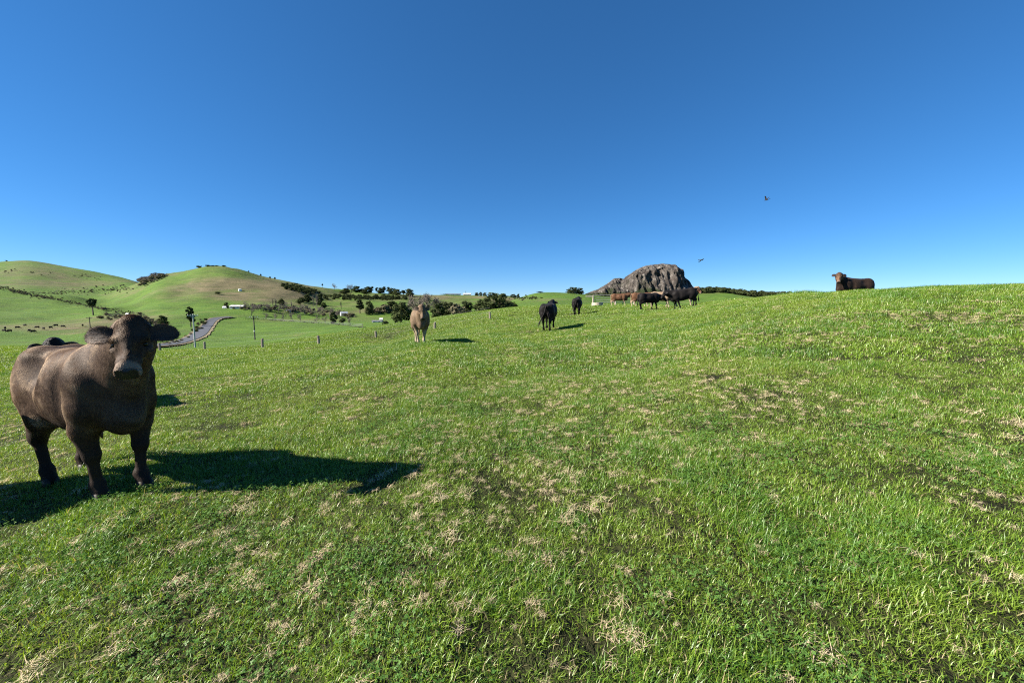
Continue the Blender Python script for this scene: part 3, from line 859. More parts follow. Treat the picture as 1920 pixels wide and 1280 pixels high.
class Field:
    def __init__(self, lo, hi, h):
        self.lo = np.array(lo, float); self.h = h
        n = np.ceil((np.array(hi) - self.lo) / h).astype(int) + 1
        self.n = n
        self.V = np.full(n, 0.5, np.float32)
        self.ax = [self.lo[i] + np.arange(n[i]) * h for i in range(3)]
    def block(self, lo, hi):
        s = []
        for i in range(3):
            a = max(0, int((lo[i] - self.lo[i]) / self.h) - 1); b = min(self.n[i], int((hi[i] - self.lo[i]) / self.h) + 3)
            s.append(slice(a, max(a + 1, b)))
        X, Y, Z = np.meshgrid(*[self.ax[i][s[i]] for i in range(3)], indexing='ij')
        return tuple(s), X, Y, Z
    def add(self, d, s, k): self.V[s] = smin(self.V[s], d, k)
    def cut(self, d, s, k): self.V[s] = -smin(-self.V[s], d, k)
    def cone(self, a, b, ra, rb, k=0.05, sq=1.0, op='add'):
        """tapered limb from a to b; sq squeezes it across (y)"""
        a, b = np.array(a, float), np.array(b, float)
        m = max(ra, rb) + k * 1.5 + self.h * 2
        s, X, Y, Z = self.block(np.minimum(a, b) - m, np.maximum(a, b) + m)
        ba = b - a; L = max(ba @ ba, 1e-9)
        t = np.clip(((X - a[0]) * ba[0] + (Y - a[1]) * ba[1] + (Z - a[2]) * ba[2]) / L, 0, 1)
        d = np.sqrt((X - a[0] - t * ba[0]) ** 2 + ((Y - a[1] - t * ba[1]) / sq) ** 2 + (Z - a[2] - t * ba[2]) ** 2) - (ra + (rb - ra) * t)
        (self.add if op == 'add' else self.cut)(d, s, k)
    def ball(self, c, r, k=0.04, scale=(1, 1, 1), op='add', R=None):
        c = np.array(c, float); scale = np.array(scale, float)
        m = r * max(scale) + k * 1.5 + self.h * 2
        s, X, Y, Z = self.block(c - m, c + m)
        Q = np.stack([X - c[0], Y - c[1], Z - c[2]], -1)
        if R is not None: Q = Q @ R
        d = (np.sqrt(((Q / scale) ** 2).sum(-1)) - r) * min(scale)
        (self.add if op == 'add' else self.cut)(d, s, k)
    def loft(self, o, R, tab, k=0.05, power=2.0):
        """sections along local x: (s, centre z, half width, half height); R columns = local axes"""
        o = np.array(o, float); tab = np.array(tab, float)
        m = max(tab[:, 2].max(), (np.abs(tab[:, 1]) + tab[:, 3]).max()) + k * 1.5 + self.h * 2
        p0, p1 = o + R[:, 0] * tab[0, 0], o + R[:, 0] * tab[-1, 0]
        s, X, Y, Z = self.block(np.minimum(p0, p1) - m, np.maximum(p0, p1) + m)
        Q = np.stack([X - o[0], Y - o[1], Z - o[2]], -1) @ R
        x = Q[..., 0]; xc = np.clip(x, tab[0, 0], tab[-1, 0])
        c = np.interp(xc, tab[:, 0], tab[:, 1]); w = np.interp(xc, tab[:, 0], tab[:, 2]); hh = np.interp(xc, tab[:, 0], tab[:, 3])
        q = (np.abs(Q[..., 1] / w) ** power + np.abs((Q[..., 2] - c) / hh) ** power) ** (1 / power)
        d = (q - 1) * np.minimum(w, hh)
        ex = np.abs(x - xc)
        d = np.where(ex > 0, np.sqrt(np.maximum(d, 0) ** 2 + ex ** 2), d)
        self.add(d, s, k)
    def surface(self):
        V = self.V; n = self.n
        ins = V < 0
        c = np.zeros(n - 1, np.int8)
        for i in (0, 1):
            for j in (0, 1):
                for l in (0, 1):
                    c += ins[i:n[0] - 1 + i, j:n[1] - 1 + j, l:n[2] - 1 + l]
        act = (c > 0) & (c < 8)
        ids = np.full(n - 1, -1, np.int64); cells = np.argwhere(act); ids[act] = np.arange(len(cells))
        P = np.zeros((len(cells), 3)); cnt = np.zeros(len(cells))
        ci = cells
        for ax in range(3):
            o1, o2 = [a for a in range(3) if a != ax]
            for p in (0, 1):
                for q in (0, 1):
                    a = ci.copy(); a[:, o1] += p; a[:, o2] += q
                    b = a.copy(); b[:, ax] += 1
                    va, vb = V[a[:, 0], a[:, 1], a[:, 2]], V[b[:, 0], b[:, 1], b[:, 2]]
                    cr = (va < 0) != (vb < 0)
                    t = np.where(cr, va / np.where(cr, va - vb, 1), 0)
                    pt = a.astype(float); pt[:, ax] += t
                    P += pt * cr[:, None]; cnt += cr
        P = self.lo + (P / cnt[:, None]) * self.h
        quads = []
        for ax in range(3):
            sl0 = [slice(None)] * 3; sl1 = [slice(None)] * 3
            sl0[ax] = slice(0, -1); sl1[ax] = slice(1, None)
            e0, e1 = ins[tuple(sl0)], ins[tuple(sl1)]
            idx = np.argwhere(e0 != e1)
            o1, o2 = [(1, 2), (2, 0), (0, 1)][ax]
            ok = (idx[:, o1] > 0) & (idx[:, o2] > 0) & (idx[:, o1] < n[o1] - 1) & (idx[:, o2] < n[o2] - 1)
            idx = idx[ok]
            def cid(d1, d2):
                q = idx.copy(); q[:, o1] += d1; q[:, o2] += d2
                return ids[q[:, 0], q[:, 1], q[:, 2]]
            f = np.stack([cid(-1, -1), cid(0, -1), cid(0, 0), cid(-1, 0)], -1)
            flip = ~e0[idx[:, 0], idx[:, 1], idx[:, 2]]
            f[flip] = f[flip][:, ::-1]
            quads.append(f)
        return P, np.concatenate(quads)

def frame(fwd, up):
    f = np.array(fwd, float); f /= np.linalg.norm(f)
    u = np.array(up, float); u -= f * (u @ f); u /= np.linalg.norm(u)
    return np.stack([f, np.cross(u, f), u], 1)         # columns: forward, left, up

TRUNK = [(-0.84, 1.12, .10, .12), (-0.78, 1.06, .20, .20), (-0.66, 1.01, .275, .285), (-0.48, 0.985, .30, .335), (-0.25, 0.945, .345, .365), (0.0, 0.925, .375, .385),
         (0.22, 0.925, .365, .39), (0.42, 0.945, .325, .375), (0.58, 0.965, .275, .335), (0.72, 0.965, .215, .27), (0.82, 0.96, .13, .17)]

def cow_skin(res, poll=(1.13, 0, 1.38), yaw=0.0, pitch=0.9, roll=0.0, feet=((0, 0), (0, 0), (0, 0), (0, 0)), thick=1.0, hs=0.92):
    """feet: (dx, dy) of front right, front left, hind right, hind left; yaw/pitch of the head in radians (pitch positive = nose down)"""
    F = Field((-1.15, -0.85, -0.02), (1.75, 0.85, 1.72), res)
    I3 = np.eye(3)
    t = np.array(TRUNK); t[:, 2] *= thick
    F.loft((0, 0, 0), I3, t, 0.03, 2.25)
    F.ball((-0.52, 0.17 * thick, 1.25), 0.10, 0.12, (1.2, .8, .7)); F.ball((-0.52, -0.17 * thick, 1.25), 0.10, 0.12, (1.2, .8, .7))      # hip bones
    F.ball((-0.80, 0.08, 1.19), 0.06, 0.10); F.ball((-0.80, -0.08, 1.19), 0.06, 0.10)                                       # pin bones
    F.ball((0.50, 0, 1.22), 0.14, 0.10, (1.5, .8, .8))                                                                     # withers
    F.ball((0.72, 0, 0.70), 0.15, 0.12, (1.1, .8, 1.0))                                                                    # brisket
    for sd in (-1, 1):
        F.ball((-0.27, sd * .40 * thick, 1.14), 0.13, 0.12, (1.3, 1, 1), 'cut')                                                       # hollow of the flank
        F.ball((0.50, sd * .215 * thick, 1.03), 0.13, 0.08, (.75, .70, 1.65))                                                          # shoulder blade
        F.ball((0.30, sd * .44 * thick, 0.98), 0.10, 0.10, (.7, 1, 2.2), 'cut')                                                        # groove behind the shoulder
        F.ball((-0.62, sd * .25 * thick, 0.98), 0.13, 0.10, (1, .6, 1.3))                                                              # thigh
    P = []
    for i, sd in ((0, -1), (1, 1)):
        dx, dy = feet[i]
        F.cone((0.56, sd * .20 * thick, 1.02), (0.52, sd * .21 * thick, .80), .155, .135, 0.10, 0.75)
        F.cone((0.52, sd * .21 * thick, .80), (0.47 + dx * .15, sd * .19 + dy * .2, .62), .135, .088, 0.07, 0.85)
        kn = (0.485 + dx * .62, sd * .17 + dy * .6, .40); fe = (0.475 + dx * .95, sd * .16 + dy, .135); ho = (0.515 + dx, sd * .16 + dy, .055)
        F.cone((0.47 + dx * .15, sd * .19 + dy * .2, .62), kn, .088, .056, 0.05)
        F.ball(kn, .056, 0.03, (1, 1, 1.2))
        F.cone(kn, fe, .043, .038, 0.03); F.ball(fe, .055, 0.03); F.cone(fe, ho, .05, .056, 0.02); P.append(ho)
    for i, sd in ((2, -1), (3, 1)):
        dx, dy = feet[i]
        F.ball((-0.56, sd * .165 * thick, .93), .24, 0.10, (1.0, .62, 1.25))
        F.cone((-0.50, sd * .205 * thick, .88), (-0.42 + dx * .2, sd * .215 * thick, .70), .19, .14, 0.08, 0.75)
        hk = (-0.70 + dx * .75, sd * .18 + dy * .7, .47); fe = (-0.645 + dx * .95, sd * .17 + dy, .14); ho = (-0.60 + dx, sd * .17 + dy, .055)
        F.cone((-0.44 + dx * .2, sd * .21 * thick, .70), hk, .14, .072, 0.07, 0.85)
        F.cone((-0.74, sd * .16, .82), hk, .12, .062, 0.07, 0.8)
        F.ball(hk, .062, 0.03, (1, .9, 1.25))
        F.cone(hk, fe, .046, .039, 0.03); F.ball(fe, .057, 0.03); F.cone(fe, ho, .05, .057, 0.02); P.append(ho)
    # neck: a chain of tall ellipses from the shoulders up to the poll
    cy, sy, cp, sp = math.cos(yaw), math.sin(yaw), math.cos(pitch), math.sin(pitch)
    fwd = np.array([cy * cp, sy * cp, -sp]); upv = np.array([cy * sp, sy * sp, cp])
    if roll:
        lf = np.cross(upv, fwd); upv = upv * math.cos(roll) + lf * math.sin(roll)
    H = frame(fwd, upv)
    poll = np.array(poll, float)
    n0, n3 = np.array([0.55, 0, 1.02]), poll - fwd * 0.02 - H[:, 2] * 0.10
    mid = (n0 + n3) / 2 + np.array([0.06, 0, 0.02])
    for q in range(7):
        u = q / 6
        c = n0 * (1 - u) ** 2 + 2 * mid * u * (1 - u) + n3 * u ** 2
        F.ball(c, 1.0, 0.09, (0.20 - 0.06 * u, (0.175 * thick - (0.175 * thick - .105) * u), 0.275 - 0.125 * u))
    F.cone(n0 + [0.16, 0, -0.18], n3 + fwd * .06 - H[:, 2] * .06, .10, .05, 0.10, 0.6)        # dewlap
    head = [(-0.07, -.03, .085, .07), (-0.02, -.02, .128, .108), (0.08, -.03, .132, .135), (0.17, -.035, .116, .135), (0.26, -.04, .088, .112), (0.35, -.04, .074, .092), (0.42, -.037, .080, .084), (0.475, -.037, .094, .078), (0.51, -.037, .090, .068), (0.535, -.037, .066, .050)]
    F.loft(poll, H, np.array(head) * hs, 0.045, 2.7)
    def hp(s, l, u): return poll + H @ (np.array([s, l, u]) * hs)
    F.cone(hp(0.10, 0, .068), hp(0.43, 0, .022), .034, .036, 0.04)          # bridge of the nose
    F.ball(hp(-0.03, 0, .06), .075, 0.06, (1, 1, 1))                       # poll knob
    for sd in (-1, 1):
        F.ball(hp(0.150, sd * .100, .036), .034, 0.035, (1.3, .9, .8))
        F.cone(hp(0.24, sd * .078, -.01), hp(0.36, sd * .066, -.03), .030, .026, 0.05)   # facial crest
        F.ball(hp(0.31, sd * .098, .045), .045, 0.05, (1.6, .8, 1), op='cut')            # hollow beside the nose bridge                     # brow
        F.ball(hp(0.20, sd * .09, -.07), .05, 0.06)                        # cheek
        F.ball(hp(0.19, sd * .122, .004), .026, 0.02, op='cut')            # eye socket
        F.ball(hp(0.538, sd * .052, -.006), .030, 0.008, (1, .75, 1), op='cut')          # nostril
    F.ball(hp(0.44, 0, -.105), .05, 0.05, (1.3, 1, .6))                    # lower lip
    V, Q = F.surface()
    for it in range(2):                                                      # one light smoothing pass
        acc = np.zeros_like(V); cnt = np.zeros(len(V))
        for k in range(4):
            np.add.at(acc, Q[:, k], V[Q[:, (k + 1) % 4]]); np.add.at(cnt, Q[:, k], 1)
        V = V * 0.5 + 0.5 * acc / cnt[:, None]
    hl = (V - poll) @ H / hs
    inhead = (np.abs(hl[:, 1]) < .2) & (hl[:, 2] > -.22) & (hl[:, 2] < .2) & (hl[:, 0] > -.12) & (hl[:, 0] < .6)
    nose = np.where(inhead, smooth(0.492, 0.502, hl[:, 0] + 0.10 * np.minimum(hl[:, 2], 0) - 0.25 * np.maximum(hl[:, 2] - .015, 0)) * smooth(-.082, -.066, hl[:, 2]) * smooth(.088, .078, np.abs(hl[:, 1])), 0)
    ringm = np.where(inhead, smooth(0.41, 0.45, hl[:, 0] + 0.1 * np.minimum(hl[:, 2], 0)), 0) * (1 - nose)
    curl = np.where(inhead, smooth(0.25, 0.14, hl[:, 0]) * smooth(-.02, .05, hl[:, 2]), 0)
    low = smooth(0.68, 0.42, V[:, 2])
    headm = np.where(inhead, smooth(-.1, .02, hl[:, 0]), 0)
    return dict(V=V, Q=Q, nose=nose, ring=ringm, curl=curl, low=low, head=headm, poll=poll, H=H, feet=P, hs=hs)

def ear_mesh(name, L=0.215, Wd=0.068, droop=0.55):
    V, Fc = [], []
    ns, na = 16, 14
    for i in range(ns + 1):
        s = i / ns
        w = Wd * (0.42 + 0.58 * math.sin(min(1.0, s / 0.55) * math.pi / 2)) * math.sqrt(max(0.0, 1 - max(0.0, (s - 0.5) / 0.5) ** 2.6)) + 0.004
        for k in range(na):
            a = 2 * math.pi * k / na
            x = w * math.cos(a)
            cup = 0.55 * (x * x) / max(Wd, 1e-3) * (1 - 0.4 * s)
            z = 0.007 * math.sin(a) + cup - droop * L * s * s * 0.6
            V.append((x, s * L, z))
    for i in range(ns):
        for k in range(na):
            k2 = (k + 1) % na
            Fc.append((i * na + k, i * na + k2, (i + 1) * na + k2, (i + 1) * na + k))
    Fc.append(tuple(range(na))[::-1]); Fc.append(tuple(ns * na + k for k in range(na)))
    return mesh_from(name, V, Fc, True)

def ball_mesh(name, r, n=10):
    V, Fc = [], []
    for i in range(n + 1):
        t = math.pi * i / n
        for k in range(n * 2):
            a = math.pi * k / n
            V.append((r * math.sin(t) * math.cos(a), r * math.sin(t) * math.sin(a), r * math.cos(t)))
    for i in range(n):
        for k in range(n * 2):
            k2 = (k + 1) % (n * 2)
            Fc.append((i * 2 * n + k, i * 2 * n + k2, (i + 1) * 2 * n + k2, (i + 1) * 2 * n + k))
    return mesh_from(name, V, Fc, True)

def hoof_mesh():
    V, Fc = [], []
    for sd in (-1, 1):                     # two cloven toes
        b = len(V)
        for z, g, x0 in ((0.0, 1.0, 0.012), (0.035, 0.92, 0.004), (0.075, 0.74, -0.008)):
            for k in range(8):
                a = 2 * math.pi * k / 8
                V.append((x0 + 0.062 * g * math.cos(a) * (1.15 if math.cos(a) > 0 else .85), sd * 0.031 + 0.030 * g * math.sin(a), z))
        for j in range(2):
            for k in range(8):
                k2 = (k + 1) % 8
                Fc.append((b + j * 8 + k, b + j * 8 + k2, b + j * 8 + 8 + k2, b + j * 8 + 8 + k))
        Fc.append(tuple(b + k for k in range(8))[::-1]); Fc.append(tuple(b + 16 + k for k in range(8)))
    return mesh_from('hoof', V, Fc, True)

def tail_mesh(swing=0.0, lift=0.0):
    pts = [((-0.80, 0, 1.24), .036), ((-0.875, 0, 1.21), .032), ((-0.915, swing * .1, 1.10), .026), ((-0.93, swing * .3, .90), .021), ((-0.93 - lift * .3, swing * .65, .70), .018),
           ((-0.93 - lift * .6, swing * .9, .56), .024), ((-0.93 - lift * .85, swing * 1.05, .46), .040), ((-0.93 - lift, swing * 1.15, .36), .030), ((-0.93 - lift, swing * 1.2, .28), .006)]
    V, Fc = tubes([pts], 8)
    return mesh_from('tail', V, Fc, True)

def hide_material(name, base, light, dark, lowc, ring, facec=None, patchy=0.5):
    """short cattle hair: colour in large soft patches with fine streaks, darker shanks, bare wet nose"""
    m = Mat(name)
    v = m.coord('Object')
    big = m.noise(v, 2.3, 4, 0.6, dist=0.6)
    streak = m.noise(m.coord('Object', (4.0, 9.0, 1.6)), 7.0, 5, 0.65, dist=0.4)
    fine = m.noise(m.coord('Object', (1.0, 1.0, 0.45)), 95.0, 3, 0.7)
    c = m.mix(m.rng(big, 0.36, 0.64), dark, base)
    c = m.mix(m.rng(streak, 0.46, 0.78, 0.0, patchy), c, light)
    c = m.mix(m.rng(fine, 0.3, 0.7, 0.0, 0.35), c, dark)
    if facec is not None: c = m.mix(m.attr('head'), c, facec)
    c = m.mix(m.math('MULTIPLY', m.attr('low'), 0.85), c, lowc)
    c = m.mix(m.math('MULTIPLY', m.attr('ring'), 0.8), c, ring)
    wave = m.node('ShaderNodeTexVoronoi')
    wave.inputs['Scale'].default_value = 34.0
    m.link(m.mix(0.06, v, m.noise(v, 18.0, 2, out='Color')), wave.inputs['Vector'])
    c = m.mix(m.math('MULTIPLY', m.attr('curl'), m.rng(wave.outputs['Distance'], 0.1, 0.6, 0.0, 0.6)), c, dark)
    c = m.mix(m.attr('nose'), c, (0.014, 0.013, 0.014))
    h = m.math('ADD', m.math('MULTIPLY', streak, 0.6), m.math('MULTIPLY', fine, 0.5))
    h = m.math('ADD', h, m.math('MULTIPLY', m.math('MULTIPLY', wave.outputs['Distance'], m.attr('curl')), 2.2))
    nm = m.bump(h, 0.55, 0.012)
    ro = m.rng(m.attr('nose'), 0, 1, 0.62, 0.22)
    p = m.bsdf(c, ro, nm, 0.09)
    m.link(m.rng(m.attr('nose'), 0, 1, 0.09, 0.3), p.inputs['Specular IOR Level'])
    p.inputs['Sheen Weight'].default_value = 0.02
    p.inputs['Sheen Roughness'].default_value = 0.5
    return m.m

M_EYE = Mat('cow_eye'); M_EYE.bsdf((0.006, 0.005, 0.004), 0.14, None, 0.22); M_EYE = M_EYE.m
M_HOOF = simple_mat('cow_hoof', (0.02, 0.017, 0.014), (0.05, 0.04, 0.03), 30, 0.6)
HIDES = {
    'brown': hide_material('hide_grey_brown', (0.082, 0.049, 0.030), (0.175, 0.112, 0.070), (0.030, 0.0175, 0.012), (0.018, 0.012, 0.0095), (0.24, 0.17, 0.125)),
    'black': hide_material('hide_black', (0.013, 0.011, 0.011), (0.035, 0.028, 0.026), (0.007, 0.006, 0.006), (0.008, 0.007, 0.007), (0.02, 0.018, 0.017), patchy=0.3),
    'umber': hide_material('hide_dark_umber', (0.030, 0.018, 0.013), (0.10, 0.060, 0.038), (0.013, 0.009, 0.008), (0.010, 0.008, 0.008), (0.16, 0.11, 0.09), (0.13, 0.075, 0.045), 0.5),
    'fawn': hide_material('hide_fawn', (0.19, 0.132, 0.080), (0.32, 0.245, 0.165), (0.09, 0.058, 0.036), (0.33, 0.265, 0.18), (0.13, 0.09, 0.065), (0.135, 0.090, 0.055)),
    'red': hide_material('hide_red_roan', (0.10, 0.045, 0.022), (0.27, 0.175, 0.105), (0.06, 0.026, 0.014), (0.40, 0.31, 0.21), (0.22, 0.15, 0.10), (0.10, 0.045, 0.025), 0.8),
    'cream': hide_material('hide_cream', (0.25, 0.18, 0.118), (0.36, 0.285, 0.20), (0.16, 0.105, 0.066), (0.34, 0.27, 0.19), (0.20, 0.14, 0.10), (0.12, 0.062, 0.036), 0.6),
}
M_EAR = {k: simple_mat('ear_' + k, c1, c2, 20, 0.75, 0.3) for k, c1, c2 in (
    ('brown', (0.030, 0.020, 0.016), (0.055, 0.038, 0.030)), ('black', (0.008, 0.007, 0.007), (0.016, 0.013, 0.013)), ('umber', (0.014, 0.010, 0.009), (0.03, 0.02, 0.016)),
    ('fawn', (0.05, 0.035, 0.025), (0.10, 0.07, 0.05)), ('red', (0.10, 0.05, 0.03), (0.17, 0.08, 0.045)), ('cream', (0.16, 0.09, 0.05), (0.28, 0.18, 0.11)))}
M_TAIL = {k: simple_mat('tail_' + k, c1, c2, 20, 0.8, 0.4, stretch=(1, 1, 0.1)) for k, c1, c2 in (
    ('brown', (0.045, 0.03, 0.022), (0.09, 0.06, 0.042)), ('black', (0.008, 0.007, 0.007), (0.02, 0.016, 0.015)), ('umber', (0.014, 0.010, 0.009), (0.03, 0.02, 0.016)),
    ('fawn', (0.24, 0.165, 0.105), (0.42, 0.32, 0.22)), ('red', (0.2, 0.1, 0.05), (0.42, 0.32, 0.22)), ('cream', (0.36, 0.26, 0.18), (0.56, 0.47, 0.36)))}
EAR_ME = {k: ear_mesh('ear_' + k) for k in HIDES}
for k in HIDES: EAR_ME[k].materials.append(M_EAR[k])
EYE_ME = ball_mesh('eye', 0.021); EYE_ME.materials.append(M_EYE)
HOOF_ME = hoof_mesh(); HOOF_ME.materials.append(M_HOOF)

POSES = {}
def pose(key, **kw): POSES[key] = cow_skin(**kw)

def cow(key, hide, loc_xy, heading, label, group=None, size=1.0, swing=0.0, lift=0.0, sink=0.0, ear_tilt=0.0, coat=False):
    d = POSES[key]
    x, y = loc_xy
    ch, sh = math.cos(heading), math.sin(heading)
    gz = hz(x, y)
    # stand on the slope: pitch and roll of the ground under the feet
    a = 0.55
    zf, zb = hz(x + ch * a, y + sh * a), hz(x - ch * a, y - sh * a)
    root = empty('cow', (x, y, (zf + zb + gz) / 3 - 0.02 - sink), heading)
    root.rotation_euler = (0, -math.atan2(zf - zb, 2 * a), heading)
    root.scale = (size, size, size)
    me = mesh_np('body', d['V'], d['Q'], np.full(len(d['Q']), 4), True)
    for k in ('nose', 'ring', 'curl', 'low', 'head'): attr(me, k, d[k].astype(np.float32))
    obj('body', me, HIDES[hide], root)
    H, poll = d['H'], d['poll']
    def local(s, l, u): return poll + H @ (np.array([s, l, u]) * d['hs'])
    for sd in (-1, 1):
        # an ear points out sideways, a little back and up
        out = H[:, 1] * sd * 0.95 - H[:, 0] * (0.12 + ear_tilt) + np.array([0, 0, 0.04])
        out /= np.linalg.norm(out)
        face = H[:, 0] * 0.45 + H[:, 2] * 0.9                     # the open side of the cup looks forward
        xz = np.cross(out, face); xz /= np.linalg.norm(xz); zz = np.cross(xz, out)
        p = local(0.07, sd * 0.09, -0.005)
        M = Matrix(((xz[0], out[0], zz[0], p[0]), (xz[1], out[1], zz[1], p[1]), (xz[2], out[2], zz[2], p[2]), (0, 0, 0, 1)))
        e = obj('ear', EAR_ME[hide], None, root); e.matrix_local = M
        obj('eye', EYE_ME, None, root, tuple(local(0.188, sd * 0.103, 0.004)))
    for f in d['feet']:
        obj('hoof', HOOF_ME, None, root, (f[0] + 0.005, f[1], 0.0))
    obj('tail', tail_mesh(swing, lift), M_TAIL[hide], root)
    if coat: hair_coat(d, root)
    tag(root, label, 'cow', group)
    return root

def hair_material():
    m = Mat('cattle_hair')
    a = m.node('ShaderNodeAttribute', attribute_name='coat'); a.attribute_type = 'INSTANCER'
    t = m.attr('tone')
    c = m.mix(m.rng(t, 0, 1, 0.0, 0.2), a.outputs['Color'], (0.0, 0.0, 0.0))
    h = m.node('ShaderNodeBsdfDiffuse'); m.link(c, h.inputs['Color'])
    g = m.node('ShaderNodeBsdfGlossy'); g.inputs['Roughness'].default_value = 0.5; m.link(m.mix(0.5, c, (0.5, 0.45, 0.4)), g.inputs['Color'])
    x = m.node('ShaderNodeMixShader'); x.inputs[0].default_value = 0.10
    m.link(h.outputs[0], x.inputs[1]); m.link(g.outputs[0], x.inputs[2]); m.link(x.outputs[0], m.out.inputs['Surface'])
    return m.m
M_HAIR = hair_material()

def hair_tuft(rng, n, L, w, spread, curl, wave):
    """a lock of hairs rooted at the origin, lying along +x, skin normal +z"""
    V, Lp, T, tone = [], [], [], []
    for i in range(n):
        p = np.array([rng.normal() * spread, rng.normal() * spread, -0.002])
        a = rng.normal() * 0.25; up = 0.14 + 0.16 * rng.random(); l = L * (0.6 + .7 * rng.random()); ph = rng.random() * 6.28
        b = len(V); k = 4
        for j in range(k + 1):
            t = j / k; ww = w * (1 - t * .85) * .5
            side = np.array([-math.sin(a), math.cos(a), 0])
            q = p + side * math.sin(ph + t * 5) * wave
            V += [q - side * ww, q + side * ww]
            d = np.array([math.cos(a) * math.cos(up), math.sin(a) * math.cos(up), math.sin(up)])
            p = p + d * l / k; up -= curl / k; a += rng.normal() * .15
        for j in range(k): Lp += [b + 2 * j, b + 2 * j + 1, b + 2 * j + 3, b + 2 * j + 2]; T.append(4)
        tone += [rng.random()] * (2 * (k + 1))
    me = mesh_np('lock', np.array(V), np.array(Lp), np.array(T))
    attr(me, 'tone', np.array(tone, np.float32)); me.materials.append(M_HAIR)
    return bpy.data.objects.new('lock', me)

